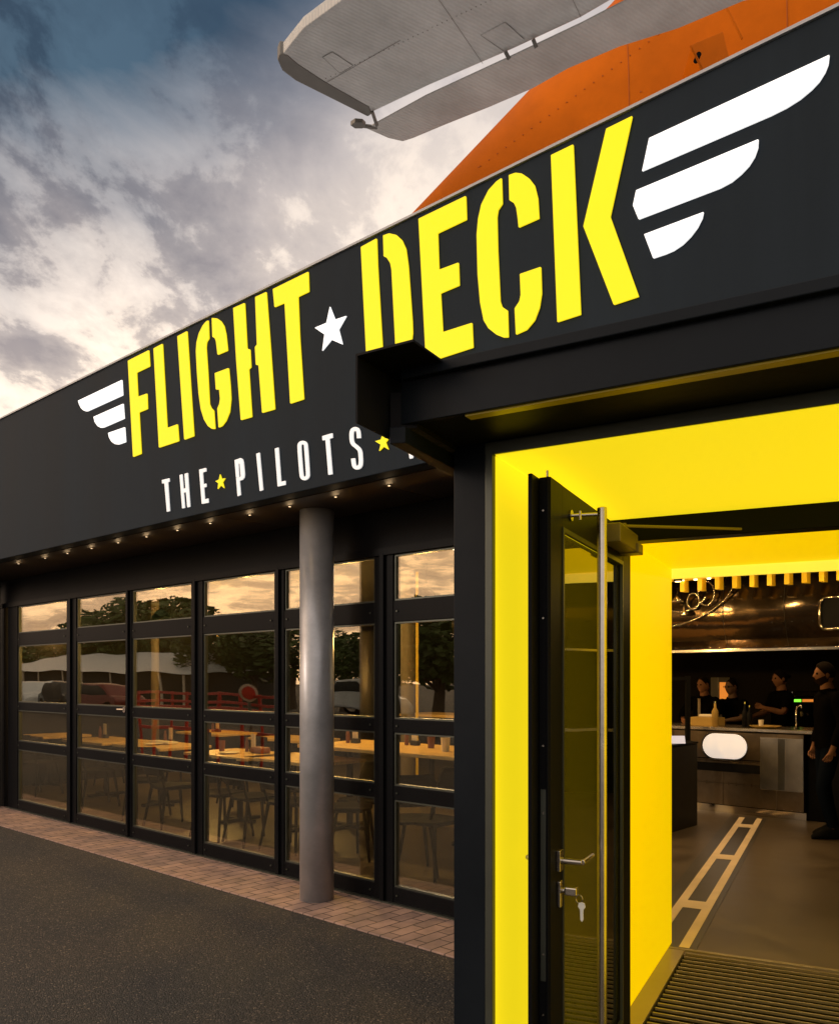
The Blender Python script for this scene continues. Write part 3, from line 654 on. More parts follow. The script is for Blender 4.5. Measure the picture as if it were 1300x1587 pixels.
for (px, py, rx, rz, r_) in ((1074, 932, .075, .095, .014), (1094, 920, .10, .14, .012)):
    b = BM(); path_tube(b, arcp(px, py, OFF - .14, rx, rz), r_, 8); obj('porthole_ring', b, M['chrome'], can, smooth=True)
b = BM(); path_tube(b, arcp(1055, 905, OFF - .13, .36, .34, 30, -2.6, -.3), .016, 8); obj('chrome_curve', b, M['chrome'], can, smooth=True)
b = BM(); path_tube(b, arcp(1010, 900, OFF - .12, 1.05, .60, 40, math.pi * 1.02, math.pi * 1.45), .010, 8); obj('chrome_curve', b, M['chrome'], can, smooth=True)
b = BM()
tt = 4.4
while tt > -2.2:
    for u in (.03, .33, .66, .97):
        bul = .24 * math.sin(math.pi * (u * .72 + .10)); z_ = 1.95 + .87 * u
        if random.random() < .85: tube(b, FP(tt, OFF + .15 - bul - .004, z_), FP(tt, OFF + .15 - bul - .012, z_), .006, .004, 6)
    tt -= .11
obj('rivets', b, M['chrome'], can)
for tt in (2.4, 1.2, .45, -.25, -1.0):
    b = BM(); prev = None
    pts = [FP(tt, OFF + .15 - .24 * math.sin(math.pi * (u * .72 + .10)) - .006, 1.95 + .87 * u) for u in [i / 12 for i in range(13)]]
    path_tube(b, pts, .003, 6); obj('seam', b, M['woodb'], can)
for px, py, sz in ((1050, 925, .07), (1060, 948, .05), (1118, 905, .04)):
    t_ = ft(px, OFF - .2); q = FP(t_, OFF - .2); z_ = EYE - (py - H0) * q.y / F0
    b = BM(); lathe(b, (q.x, q.y, z_ - sz), [(sz, 0), (sz * .95, sz * .5), (sz * .5, sz * 1.3), (sz * .2, sz * 1.6), (sz * .2, sz * 2.6)], 18); obj('chrome_horn', b, M['chrome'], can, smooth=True)
# window frame on canopy
b = BM()
for s_, r_ in ((1.0, .018),):
    t_ = ft(1292, OFF - .16); q = FP(t_, OFF - .16); z_ = EYE + (H0 - 950) * q.y / F0
    hw, hh = .14, .17; c_ = [(hw - .04, hh), (-hw, hh), (-hw, -hh), (hw - .04, -hh), (hw, -hh + .05), (hw, hh - .05)]
    path_tube(b, [FP(t_ + x, OFF - .16, z_ + y) for x, y in c_ + c_[:1]], r_, 8)
wf = obj('window_frame', b, M['chrome'], can, smooth=True)
b = BM(); prism(b, [FP(t_ + x * .93, OFF - .15, z_ + y * .93) for x, y in c_], AN * .02); obj('window_glass', b, M['black'], wf)
# yellow ceiling slats + lamp bar
for k in range(15):
    t_ = ft(1300 - k * 27, 5.1) - .0
    b = BM(); fbox(b, t_ + .026, t_ - .026, 5.1, 5.22, 2.62, 2.86); P('ceiling_slat', b, M['yellow'])
b = BM(); fbox(b, 1.0, .42, 5.0, 5.2, 2.755, 2.79); sp_ = P('lamp_bar', b, M['yellow'])
for k in range(4):
    q = FP(.95 - k * .16, 5.1, 2.755); b = BM(); tube(b, q, q - V3((0, 0, .012)), .022, .02, 12); P('bulb', b, M['lamp'], sp_)
for tt in (-.9, -.1, .7):  # added fill lights without fixtures, to brighten the slats
    ld = bpy.data.lights.new('slat_fill', 'POINT'); ld.energy = 9; ld.color = (1, .66, .25); ld.shadow_soft_size = .04
    lo = bpy.data.objects.new('slat_fill_light', ld); C.objects.link(lo); lo.parent = bld; lo.location = FP(tt, 4.75, 2.50) - bld.location
# black back shelf wall behind bar
b = BM(); fbox(b, 4.6, -2.8, OFF + 2.3, OFF + 2.4, 0, 2.95); P('bar_back_wall', b, M['intwall'])
def pxpt(px, py_, Yd):
    return V3(((px - CX) / F0 * Yd, Yd, EYE + (H0 - py_) / F0 * Yd))
bs = thing('back_shelf', 'dark work shelf against the wall behind the bar', 'shelf', FP(0, OFF + 2))
b = BM(); fbox(b, 3.5, -2.2, OFF + 1.75, OFF + 2.29, .86, .9); obj('shelf_board', b, M['steel'], bs)
b = BM(); fbox(b, 3.5, -2.2, OFF + 1.80, OFF + 2.29, 0.01, .86); obj('shelf_body', b, M['black'], bs)
# dispensers on the back shelf
M['grey'] = mat('grey_plastic', (.20, .19, .17), .45, .3)
def dispenser(px0, px1, py0, py1, label, inner='white'):
    Yd = 12.1; a, c_ = pxpt(px0, py1, Yd), pxpt(px1, py0, Yd)
    t = thing('drink_dispenser', label, 'dispenser', (0, 0, 0), 'machines on the shelf behind the bar'); z0_ = .9
    base = V3((a.x, Yd, z0_)); t.location = base
    w_ = c_.x - a.x
    b = BM(); box(b, base, (w_, 0, 0), (0, .3, 0), (0, 0, c_.z - z0_)); obj('housing', b, M['grey'], t, bevel=.01)
    b = BM(); box(b, base + V3((w_ * .15, -.012, (c_.z - z0_) * .55)), (w_ * .7, 0, 0), (0, .010, 0), (0, 0, (c_.z - z0_) * .35)); obj('front_window', b, M[inner], t)
    b = BM(); tube(b, base + V3((w_ * .5, -.002, (c_.z - z0_) * .45)), base + V3((w_ * .5, -.06, (c_.z - z0_) * .40)), .012, .012, 8); obj('spout', b, M['chrome'], t)
dispenser(1112, 1131, 1050, 1086, 'grey dispenser between the two men at the left end of the bar', 'amber')
dispenser(1160, 1177, 1050, 1087, 'grey dispenser with handle in the middle behind the bar')
dispenser(1184, 1196, 1052, 1080, 'narrow grey dispenser just left of the woman with tied hair')
# coffee machine
Yd = 11.2; a = pxpt(1228, 1126, Yd)
cm = thing('coffee_machine', 'coffee machine with green and amber display glowing left of the standing man', 'coffee machine', (a.x, Yd, .9))
b = BM(); box(b, (a.x, Yd, 1.0), (.55, 0, 0), (0, .4, 0), (0, 0, .36)); obj('machine_body', b, M['steelblack'], cm, bevel=.01)
b = BM(); box(b, (a.x - .02, Yd - .02, 1.365), (.6, 0, 0), (0, .45, 0), (0, 0, .07)); obj('cup_tray', b, M['chrome'], cm, bevel=.01)
b = BM(); box(b, (a.x + .02, Yd - .012, 1.29), (.09, 0, 0), (0, .011, 0), (0, 0, .035)); obj('green_display', b, M['green'], cm)
b = BM(); box(b, (a.x + .13, Yd - .012, 1.29), (.22, 0, 0), (0, .011, 0), (0, 0, .035)); obj('amber_display', b, M['amber'], cm)
b = BM(); box(b, (a.x, Yd, .9), (.5, 0, 0), (0, .35, 0), (0, 0, .1)); obj('foot', b, M['black'], cm)
for dx in (.12, .36):
    b = BM(); tube(b, (a.x + dx, Yd - .002, 1.16), (a.x + dx, Yd - .18, 1.13), .014, .014, 8); tube(b, (a.x + dx, Yd - .02, 1.16), (a.x + dx, Yd - .02, 1.10), .03, .03, 12); obj('filter_handle', b, M['chrome'], cm)
# items on the bar
def onbar(px, off=OFF + .15): return FP(ft(px, off), off, 1.0255)
def bottle(px, label, m, h=.26, r=.032, off=OFF + .15):
    q = onbar(px, off); t = thing('bottle', label, 'bottle', q, 'bottles on the bar counter')
    b = BM(); lathe(b, q, [(r, 0), (r, h * .55), (r * .9, h * .62), (r * .35, h * .75), (r * .35, h * .92)], 14); obj('glass_body', b, M[m], t, smooth=True)
    b = BM(); lathe(b, q + V3((0, 0, h * .92)), [(r * .42, 0), (r * .42, h * .08)], 12); obj('cap', b, M['chrome'], t)
bottle(1154, 'dark bottle with pale cap, left of the pair on the bar', 'black', .30)
bottle(1161, 'dark bottle with pale cap, right of the pair on the bar', 'black', .26)
bottle(1108, 'amber bottle standing beside the cardboard box on the bar', 'box', .30, .04)
q = onbar(1092); t = thing('cardboard_box', 'yellowish open box with a white parcel on top at the left of the bar', 'box', q)
b = BM(); box(b, q + AD * .20, AD * -.36, AN * .22, (0, 0, .10)); obj('carton', b, M['box'], t, bevel=.004)
b = BM(); box(b, q + AD * .10 + AN * .04 + V3((0, 0, .101)), AD * -.20, AN * .12, (0, 0, .035)); obj('parcel', b, M['white'], t, bevel=.012)
q = onbar(1186); t = thing('serving_tray', 'brown oval serving tray with small glasses on the bar', 'tray', q)
b = BM(); lathe(b, q, [(.10, 0), (.17, .02), (.175, .03), (.15, .022)], 24); obj('tray_dish', b, M['box'], t, smooth=True)
b = BM(); lathe(b, q + AD * .05 + V3((0, 0, .023)), [(.025, 0), (.03, .07)], 14); obj('glass_cup', b, M['white'], t)
q = onbar(1234, OFF + .2); t = thing('beer_tap', 'slim curved silver tap on the right end of the bar', 'tap', q)
b = BM(); path_tube(b, [q, q + V3((0, 0, .22)), q + V3((.01, -.02, .26)), q + V3((.02, -.07, .27)), q + V3((.02, -.09, .24))], .011, 10); obj('tap_pipe', b, M['chrome'], t, smooth=True)
b = BM(); lathe(b, q, [(.035, 0), (.03, .02)], 16); obj('tap_base', b, M['chrome'], t)
# black desk by the entrance
dk = thing('host_desk', 'black wooden host desk just inside the portal wall', 'desk', (2.7, 8.9, 0))
b = BM(); p0 = V3((3.02, 9.14, 0)); e1 = V3((-.66, -.28, 0)); e2 = V3((-.25, .50, 0))
prism(b, [p0, p0 + V3((-.67, -.74, 0)), p0 + V3((-.95, -.40, 0)), p0 + V3((-.1, .45, 0))], V3((0, 0, .89))); obj('desk_body', b, M['woodb'], dk, bevel=.004)
b = BM(); prism(b, [p0 + V3((.01, 0, .895)), p0 + V3((-.68, -.76, .895)), p0 + V3((-.97, -.40, .895)), p0 + V3((-.1, .47, .895))], V3((0, 0, .02))); obj('desk_top', b, M['black'], dk, bevel=.003)
q = pxpt(1048, 1148, 8.9); mn = V3((q.x, 8.9, .9155))
b = BM(); box(b, mn + V3((-.20, -.05, 0)), (.28, 0, 0), (0, .03, .08), (0, -.004, .001)); tag(obj('menu_sheet', b, M['paper'], None), 'white menu sheet standing on the black host desk', 'menu')
# upright partition left of people
b = BM(); q = pxpt(1066, 1052, 9.9); box(b, (q.x - .02, 9.9, .01), (.05, 0, 0), (0, .05, 0), (0, 0, 1.62)); box(b, (q.x - .3, 9.91, 1.58), (.28, 0, 0), (0, .03, 0), (0, 0, .04)); P('partition_post', b, M['black'])

# ------------------------------------------------------------------ people
def skin_mesh(verts, edges, root=0, sub=1):
    me = bpy.data.meshes.new('tmp'); me.from_pydata([v[0] for v in verts], edges, []); o = bpy.data.objects.new('tmp', me); C.objects.link(o)
    o.modifiers.new('s', 'SKIN'); sv = me.skin_vertices[0].data
    for i, v in enumerate(verts):
        r = v[1]; sv[i].radius = (r, r) if isinstance(r, (int, float)) else r; sv[i].use_root = (i == root)
    o.modifiers['s'].branch_smoothing = .6
    s = o.modifiers.new('d', 'SUBSURF'); s.levels = s.render_levels = sub
    dg = bpy.context.evaluated_depsgraph_get(); ev = o.evaluated_get(dg); m2 = bpy.data.meshes.new_from_object(ev)
    b = bmesh.new(); b.from_mesh(m2); bpy.data.objects.remove(o); bpy.data.meshes.remove(me); bpy.data.meshes.remove(m2)
    return b
def head_into(b, c, s=1.0, turn=0.0, tilt=0.0):
    """head ellipsoid with brow, nose, lips, chin and ears, facing +X"""
    rot = Matrix.Rotation(turn, 3, 'Z') @ Matrix.Rotation(tilt, 3, 'Y'); n0 = len(b.verts); nu, nv = 28, 20; rows = []
    for j in range(nv + 1):
        ph = math.pi * j / nv; row = []
        for i in range(nu):
            th = 2 * math.pi * i / nu
            x, y, z = math.sin(ph) * math.cos(th), math.sin(ph) * math.sin(th), math.cos(ph)
            px, py, pz = x * .096, y * .076, z * .118
            if z < -.1: k = (-z - .1); py *= 1 - .38 * k; px *= 1 - .12 * k
            if x > 0:
                px *= .95; fw = x ** 2
                g = lambda cy, cz, sy, sz: math.exp(-((y - cy) / sy) ** 2 - ((z - cz) / sz) ** 2)
                px += fw * (.026 * g(0, -.16, .16, .13) + .010 * g(0, .02, .14, .12) + .008 * g(0, .24, .6, .10) - .010 * (g(.42, .06, .2, .10) + g(-.42, .06, .2, .10)) + .008 * g(0, -.44, .28, .05) + .008 * g(0, -.54, .26, .05) + .013 * g(0, -.80, .35, .14))
            ear = math.exp(-((x + .05) / .16) ** 2 - ((z + .05) / .22) ** 2)
            if abs(y) > .6: py += math.copysign(.016 * ear, y)
            row.append(b.verts.new(V3(c) + rot @ (V3((px, py, pz)) * s)))
        rows.append(row)
    for j in range(nv):
        for i in range(nu):
            try: b.faces.new((rows[j][i], rows[j + 1][i], rows[j + 1][(i + 1) % nu], rows[j][(i + 1) % nu]))
            except ValueError: pass
    bmesh.ops.remove_doubles(b, verts=list(b.verts)[n0:], dist=1e-5)
    return rot
def hair_mesh(c, rot, s, style):
    b = BM(); rows = []; nu, nv = 28, 12
    for j in range(nv + 1):
        row = []
        for i in range(nu):
            th = 2 * math.pi * i / nu; fr = max(0, math.cos(th))
            lim = {'short': 1.85 - .95 * fr, 'tied': 1.9 - .95 * fr, 'shaved': 1.75 - .95 * fr}[style]
            ph = lim * j / nv; x, y, z = math.sin(ph) * math.cos(th), math.sin(ph) * math.sin(th), math.cos(ph)
            k = {'short': 1.10, 'tied': 1.07, 'shaved': 1.02}[style] * (1 + .02 * noise.noise(V3((x, y, z)) * 9)); k = 1.015 + (k - 1.015) * min(1, (nv - j) / 2.5)
            row.append(b.verts.new(V3(c) + rot @ (V3((x * .096 * k, y * .076 * k, z * .118 * k)) * s)))
        rows.append(row)
    for j in range(nv):
        for i in range(nu): b.faces.new((rows[j][i], rows[j + 1][i], rows[j + 1][(i + 1) % nu], rows[j][(i + 1) % nu]))
    if style == 'tied':
        for dx, r in ((-.10, .035), (-.125, .03)): bmesh.ops.create_uvsphere(b, u_segments=12, v_segments=8, radius=r * s, matrix=Matrix.Translation(V3(c) + rot @ V3((dx, 0, .035)) * s))
    bmesh.ops.remove_doubles(b, verts=b.verts, dist=1e-5)
    return b
def hand(vs, es, wi, wpos, fdir, palm_n, side):
    """palm + four curled fingers + thumb, joined to wrist vertex wi"""
    f = V3(fdir).normalized(); n_ = V3(palm_n).normalized(); s_ = f.cross(n_).normalized()
    vs.append((V3(wpos) + f * .05, (.034, .016))); pi = len(vs) - 1; es.append((wi, pi))
    for k, (o_, ln) in enumerate(((-.030, .062), (-.010, .072), (.010, .068), (.030, .052))):
        b0 = V3(wpos) + f * .088 + s_ * o_; vs.append((b0, .0095)); es.append((pi, len(vs) - 1))
        b1 = b0 + f * ln * .5 + n_ * .012; vs.append((b1, .0085)); es.append((len(vs) - 2, len(vs) - 1))
        b2 = b1 + f * ln * .34 + n_ * .026; vs.append((b2, .0072)); es.append((len(vs) - 2, len(vs) - 1))
    t0 = V3(wpos) + f * .03 + s_ * side * .040 + n_ * .01; vs.append((t0, .011)); es.append((pi, len(vs) - 1))
    t1 = t0 + f * .035 + s_ * side * .016 + n_ * .014; vs.append((t1, .0085)); es.append((len(vs) - 2, len(vs) - 1))
def person(label, loc, face, h=1.75, arms=None, legs=None, hairs='short', skin='skin', beard=False, legcloth='jeans', tie=False, lean=0.0, turn=0.0, build=1.0, glasses=False, sleeve=False):
    t = thing('person', label, 'person', (0, 0, 0)); s = h / 1.75
    lx = lean
    legs = legs or [((.02, .10, .50), (-.02, .10, .09)), ((.04, -.10, .50), (.02, -.10, .09))]
    arms = arms or [((.02, .25, 1.15), (.12, .24, .92)), ((.02, -.25, 1.15), (.12, -.24, .92))]
    P0 = V3((0, 0, .95)); W0 = V3((lx * .35, 0, 1.10)); CH = V3((lx * .8, 0, 1.32)); NB = V3((lx, 0, 1.445)); NK = V3((lx + .015, 0, 1.50)); HD = V3((lx + .035, 0, 1.615))
    vs = [(P0, (.15 * build, .11 * build)), (W0, (.135 * build, .10 * build)), (CH, (.185 * build, .135 * build)), (NB, (.10, .085)), (NK, (.062, .062)), (HD + V3((-.02, 0, -.04)), (.05, .05))]
    es = [(0, 1), (1, 2), (2, 3), (3, 4), (4, 5)]
    for sgn_, (kn, an) in zip((1, -1), legs):
        k0 = len(vs); vs += [(V3((0, .10 * sgn_, .86)), .088), (V3(kn), .058), (V3(an), .038), (V3(an) + V3((.09, 0, -.045)), .034), (V3(an) + V3((.15, 0, -.055)), .026)]
        es += [(0, k0), (k0, k0 + 1), (k0 + 1, k0 + 2), (k0 + 2, k0 + 3), (k0 + 3, k0 + 4)]
    arm_seg = {}
    for sgn_, (el, wr__) in zip((1, -1), arms):
        sh = V3((lx * .9, .185 * sgn_ * build, 1.41)); k0 = len(vs); vs += [(sh, .066), (V3(el), .046), (V3(wr__), .030)]
        es += [(2, k0), (k0, k0 + 1), (k0 + 1, k0 + 2)]; arm_seg.update({k0: 0, k0 + 1: 1, k0 + 2: 2})
        d_ = (V3(wr__) - V3(el)).normalized(); pn = V3((0, -sgn_, 0)); pn = (pn - d_ * pn.dot(d_)).normalized()
        hand(vs, es, k0 + 2, V3(wr__), d_, pn, sgn_)
    b = skin_mesh(vs, es, 0, 2)
    body0 = bpy.data.meshes.new('tmp_body'); b.normal_update(); b.to_mesh(body0)
    head_into(b, HD, 1.0, turn)
    rot = Matrix.Rotation(turn, 3, 'Z')
    MM = Matrix.Translation(loc) @ Matrix.Rotation(face, 4, 'Z') @ Matrix.Scale(s, 4)
    def put(nm, bm_, m, par=t, sm=True): bm_.transform(MM); return obj(nm, bm_, m, par, smooth=sm)
    body = put('body', b, M[skin])
    put('hair', hair_mesh(HD, rot, 1.0, hairs), M['hair'])
    if beard:
        b = BM(); rows = []
        for j in range(9):
            row = []
            for i in range(21):
                th = -1.75 + 3.5 * i / 20; ph = (2.03 - .60 * (abs(th) / 1.75) ** 2) * (1 - j / 8) + 2.75 * j / 8
                x, y, z = math.sin(ph) * math.cos(th), math.sin(ph) * math.sin(th), math.cos(ph)
                k = -z if z < 0 else 0; py = y * .076 * (1 - .36 * max(0, k - .1)); px = x * .096 * (1 - .1 * k) + (.014 if x > .3 else .004) * max(x, 0)
                row.append(b.verts.new(HD + rot @ V3((px * 1.035, py * 1.03, z * .118 * 1.02))))
            rows.append(row)
        for j in range(8):
            for i in range(20): b.faces.new((rows[j][i], rows[j + 1][i], rows[j + 1][i + 1], rows[j][i + 1]))
        put('beard', b, M['beard'])
    b = BM()
    for sg in (1, -1): bmesh.ops.create_uvsphere(b, u_segments=10, v_segments=6, radius=.011, matrix=Matrix.Translation(HD + rot @ V3((.083, .031 * sg, .008))))
    put('eyes', b, M['tyre'])
    if glasses:
        b = BM()
        for sg in (1, -1):
            pts = [HD + rot @ V3((.098, .032 * sg + .022 * math.cos(a), .008 + .016 * math.sin(a))) for a in [2 * math.pi * i / 12 for i in range(13)]]
            path_tube(b, pts, .0025, 6); path_tube(b, [HD + rot @ V3((.096, .054 * sg, .01)), HD + rot @ V3((.0, .082 * sg, .012))], .0025, 6)
        put('glasses', b, M['tyre'])
    # clothes: grown outward from the body surface, bone by bone
    bones = []
    for i, j in es: bones.append((vs[i][0], vs[j][0], i, j))
    rad_ = lambda k: vs[k][1] if isinstance(vs[k][1], (int, float)) else sum(vs[k][1]) / 2
    nl = 6 + 10
    def region(kind):
        b = bmesh.new(); b.from_mesh(body0)
        keep = set()
        for v in b.verts:
            best, bk, bt = 9, None, 0
            for (p, q, i, j) in bones:
                d_ = q - p; tt_ = max(0, min(1, (v.co - p).dot(d_) / max(1e-9, d_.dot(d_)))); ds = (v.co - p - d_ * tt_).length
                ds -= rad_(i) * (1 - tt_) + rad_(j) * tt_ if i > 2 or tt_ > .6 else rad_(j)
                if ds < best: best, bk, bt = ds, (i, j), tt_
            i, j = bk; z = v.co.z
            if kind == 'shirt':
                arm = j >= nl
                if arm:
                    k_ = (j - nl)
                    seg = arm_seg.get(j, 9)
                    ok = seg == 0 or seg == 1 and (sleeve or bt < .85) or seg == 2 and sleeve and bt < .93
                else: ok = (j <= 3 and z > .86 and z < 1.475) or (j > 5 and z > .86)
            else: ok = (j > 5 and j < nl and z > .10 and z <= 1.02) or (j <= 2 and z < 1.02)
            if kind != 'shirt' and j > 5 and j < nl and (j - 6) % 5 >= 3: ok = z > .10 and bt < .2
            if ok: keep.add(v)
        off = .017 if kind == 'shirt' else .010
        bmesh.ops.delete(b, geom=[v for v in b.verts if v not in keep], context='VERTS')
        b.normal_update()
        for v in b.verts:
            v.co += v.normal * (off + .004 * noise.noise(v.co * 14))
        return b
    put('shirt', region('shirt'), M['cloth']); put('trousers', region('legs'), M[legcloth])
    for kn, an in legs:
        b = BM(); a = V3(an); sec = [(-.07, .034, .05), (-.03, .040, .075), (.06, .045, .06), (.13, .047, .042), (.18, .040, .030), (.205, .02, .02)]
        rows = []
        for (dx, wd, hh) in sec: rows.append([b.verts.new((a.x + dx, a.y + wd * math.cos(q_), max(0, a.z - .09) + hh + hh * math.sin(q_) if math.sin(q_) > 0 else max(0, a.z - .09) + hh * (1 + math.sin(q_)))) for q_ in [2 * math.pi * i / 12 for i in range(12)]])
        for A_, B_ in zip(rows[:-1], rows[1:]):
            for i in range(12): b.faces.new((A_[i], A_[(i + 1) % 12], B_[(i + 1) % 12], B_[i]))
        b.faces.new(rows[0]); b.faces.new(rows[-1]); put('shoe', b, M['tyre'])
    if tie:
        b = BM(); box(b, (lx * .5 + .128, -.02, 1.10), (.012, 0, 0), (0, .04, 0), (0, 0, .33)); put('tie', b, M['tie'], sm=False)
    t.location = loc
    for ch in t.children: ch.data.transform(Matrix.Translation(-V3(loc)))
    return t
def standat(px, Yd): return V3(((px - CX) / F0 * Yd, Yd, .009))
person('bearded man in black top and dark jeans standing in front of the bar', standat(1283, 8.42), R(176), 1.77, arms=[((-.05, .25, 1.15), (.05, .24, .90)), ((-.04, -.26, 1.14), (.04, -.24, .90))], legs=[((.10, .10, .50), (-.01, .10, .09)), ((.0, -.10, .50), (-.10, -.10, .09))], beard=True, sleeve=True, build=1.05)
BARARM = [((.14, .26, 1.20), (.34, .16, 1.14)), ((.14, -.26, 1.20), (.34, -.12, 1.14))]
person('bald man in black jacket and grey tie behind the left end of the bar', standat(1092, 11.0), R(218), 1.63, arms=BARARM, hairs='shaved', skin='skin', legcloth='cloth', tie=True, turn=R(-10), sleeve=True)
person('man with glasses and black shirt leaning behind the middle of the bar', standat(1140, 11.0), R(205), 1.60, arms=[((.16, .27, 1.18), (.36, .20, 1.16)), ((.10, -.27, 1.20), (.36, -.10, 1.16))], hairs='shaved', skin='skin2', legcloth='cloth', glasses=True, build=1.15, lean=.05)
person('woman with tied back hair and short sleeved black polo shirt behind the bar', standat(1212, 10.75), R(190), 1.72, arms=[((.14, .24, 1.18), (.30, .12, 1.24)), ((.05, -.24, 1.18), (.28, -.22, 1.12))], hairs='tied', legcloth='cloth', build=.92)

# ------------------------------------------------------------------ dining furniture
def make_chair():
    t = thing('dining_chair', 'x', 'chair', (0, 0, 0), 'black chairs in the dining room')
    b = BM(); ny = 8; top, bot = [], []
    pts = []
    for i in range(24):
        a = 2 * math.pi * i / 24; c_, s_ = math.cos(a), math.sin(a)
        r = 1 / (abs(c_) ** 3.2 + abs(s_) ** 3.2) ** (1 / 3.2); pts.append(V3((.21 * c_ * r, .205 * s_ * r * (1 - .06 * c_), .44 - .012 * (1 - s_ * s_) )))
    prism(b, pts, V3((0, 0, .028))); obj('seat', b, M['chair'], t, bevel=.008)
    b = BM(); n_ = 14; rows = []
    for k, (z_, bw, lean_) in enumerate(((.58, .185, .03), (.68, .20, .05), (.78, .195, .08), (.84, .165, .095))):
        rows.append([(-.19 - lean_ - .035 * math.cos(u * math.pi / 2), bw * u, z_) for u in [(-1 + 2 * i / n_) for i in range(n_ + 1)]])
    f_, k_ = [], []
    for r_ in rows: f_.append([b.verts.new(p) for p in r_]); k_.append([b.verts.new((p[0] - .014, p[1], p[2])) for p in r_])
    for j in range(3):
        for i in range(n_): b.faces.new((f_[j][i], f_[j][i + 1], f_[j + 1][i + 1], f_[j + 1][i])); b.faces.new((k_[j][i], k_[j + 1][i], k_[j + 1][i + 1], k_[j][i + 1]))
        b.faces.new((f_[j][0], f_[j + 1][0], k_[j + 1][0], k_[j][0])); b.faces.new((f_[j][n_], k_[j][n_], k_[j + 1][n_], f_[j + 1][n_]))
    for i in range(n_): b.faces.new((f_[0][i], k_[0][i], k_[0][i + 1], f_[0][i + 1])); b.faces.new((f_[3][i], f_[3][i + 1], k_[3][i + 1], k_[3][i]))
    obj('backrest', b, M['chair'], t, smooth=True)
    for sx, sy in ((1, 1), (1, -1), (-1, 1), (-1, -1)):
        b = BM(); tube(b, (.16 * sx, .165 * sy, .44), (.205 * sx + (-.03 if sx < 0 else .01), .215 * sy, 0.004), .017, .012, 10)
        if sx < 0: path_tube(b, [(-.17, .165 * sy, .45), (-.205, .178 * sy, .56), (-.235, .175 * sy, .72)], .012, 8)
        obj('leg', b, M['chair'], t, smooth=True)
    b = BM(); path_tube(b, [(.155, -.16, .43), (.155, .16, .43), (-.155, .16, .43), (-.155, -.16, .43), (.155, -.16, .43)], .010, 8); obj('seat_frame', b, M['chair'], t)
    return t
def make_table(lx, ly, h):
    t = thing('dining_table', 'x', 'table', (0, 0, 0), 'dining tables behind the glazing')
    b = BM(); abox(b, -lx / 2, lx / 2, -ly / 2, ly / 2, h - .035, h); obj('tabletop', b, M['wood'], t, bevel=.006)
    for sx in ((-1, 1) if lx > 1.2 else (0,)):
        x_ = sx * (lx / 2 - .3); b = BM(); tube(b, (x_, 0, .03), (x_, 0, h - .036), .035, .035, 16); obj('pedestal', b, M['black'], t)
        b = BM(); abox(b, x_ - .25, x_ + .25, -.035, .035, .001, .035); abox(b, x_ - .034, x_ + .034, -.26, .26, .0012, .0352); obj('foot', b, M['black'], t, bevel=.006)
    return t
fa = math.atan2(AD.y, AD.x)
ch0 = make_chair(); used = [False]
wname = {0: 'first', 1: 'second', 2: 'third', 3: 'fourth', 4: 'fifth', 5: 'sixth'}
def place(proto, flag, tq, off, rz, label):
    o = proto if not flag[0] else copy_tree(proto); flag[0] = True
    o.location = FP(tq, off, .009); o.rotation_euler.z = rz; o['label'] = label
    return o
facein = math.atan2(AN.y, AN.x)     # facing away from the glass
chairs = [  # px, off, rot, label
    (60, .75, facein + .3, 'black chair with its back to the first glazed bay from the left'),
    (92, 1.5, facein + 2.8, 'black chair deeper in the room behind the first glazed bay'),
    (150, .8, facein - .2, 'black chair close behind the glass of the second glazed bay'),
    (176, 1.9, facein + 3.0, 'black chair facing the street behind the second glazed bay'),
    (228, .72, facein + .8, 'black chair turned sideways close behind the third glazed bay'),
    (268, .62, facein - .1, 'black chair with curved back right of the other behind the third glazed bay'),
    (288, 2.2, facein + 3.1, 'black chair facing the street deep behind the third glazed bay'),
    (345, .65, facein + .1, 'black chair with its back to the fourth glazed bay, left one'),
    (395, .70, facein - .15, 'black chair with its back to the fourth glazed bay, right one'),
    (372, 2.1, facein + 3.0, 'black chair facing the street deep behind the fourth glazed bay'),
    (455, .75, facein + .2, 'black chair just left of the round steel column behind glass'),
    (540, .85, facein - .9, 'black chair just right of the round steel column behind glass'),
    (562, 1.25, facein + 1.4, 'black chair sideways near the wide dark mullion behind the fifth bay'),
    (672, .85, facein + 3.1, 'black chair facing the street behind the last glazed bay'),
    (630, .75, facein + .9, 'black chair turned sideways beside a table pedestal in the last bay'),
]
for px, off, rz, lb in chairs: place(ch0, used, ft(px, off), off, rz, lb)
tb0 = make_table(1.15, .72, .76); us2 = [False]
tables = [(78, 1.35, 'light wooden table behind the first glazed bay from the left'), (165, 1.35, 'light wooden table behind the second glazed bay'), (250, 1.4, 'light wooden table behind the third glazed bay'),
          (372, 1.35, 'light wooden table with plates behind the fourth glazed bay'), (470, 1.45, 'light wooden table partly hidden by the round steel column'),
          (335, 3.3, 'light wooden table in the second row behind the fourth glazed bay'), (170, 3.2, 'light wooden table in the second row behind the second glazed bay'), (455, 3.3, 'light wooden table in the second row left of the steel column')]
tpos = {}
for px, off, lb in tables: o = place(tb0, us2, ft(px, off), off, fa, lb); tpos[lb] = o.location.copy()
lt = make_table(2.3, .95, .90); lt['label'] = 'long high wooden table behind the last two glazed bays'; lt.location = FP(ft(632, 1.9), 1.9, .009); lt.rotation_euler.z = fa
lt2 = make_table(3.4, .7, 1.12); lt2['label'] = 'tall long counter table in the middle of the dining room'; lt2.location = FP(2.6, 4.3, .009); lt2.rotation_euler.z = fa
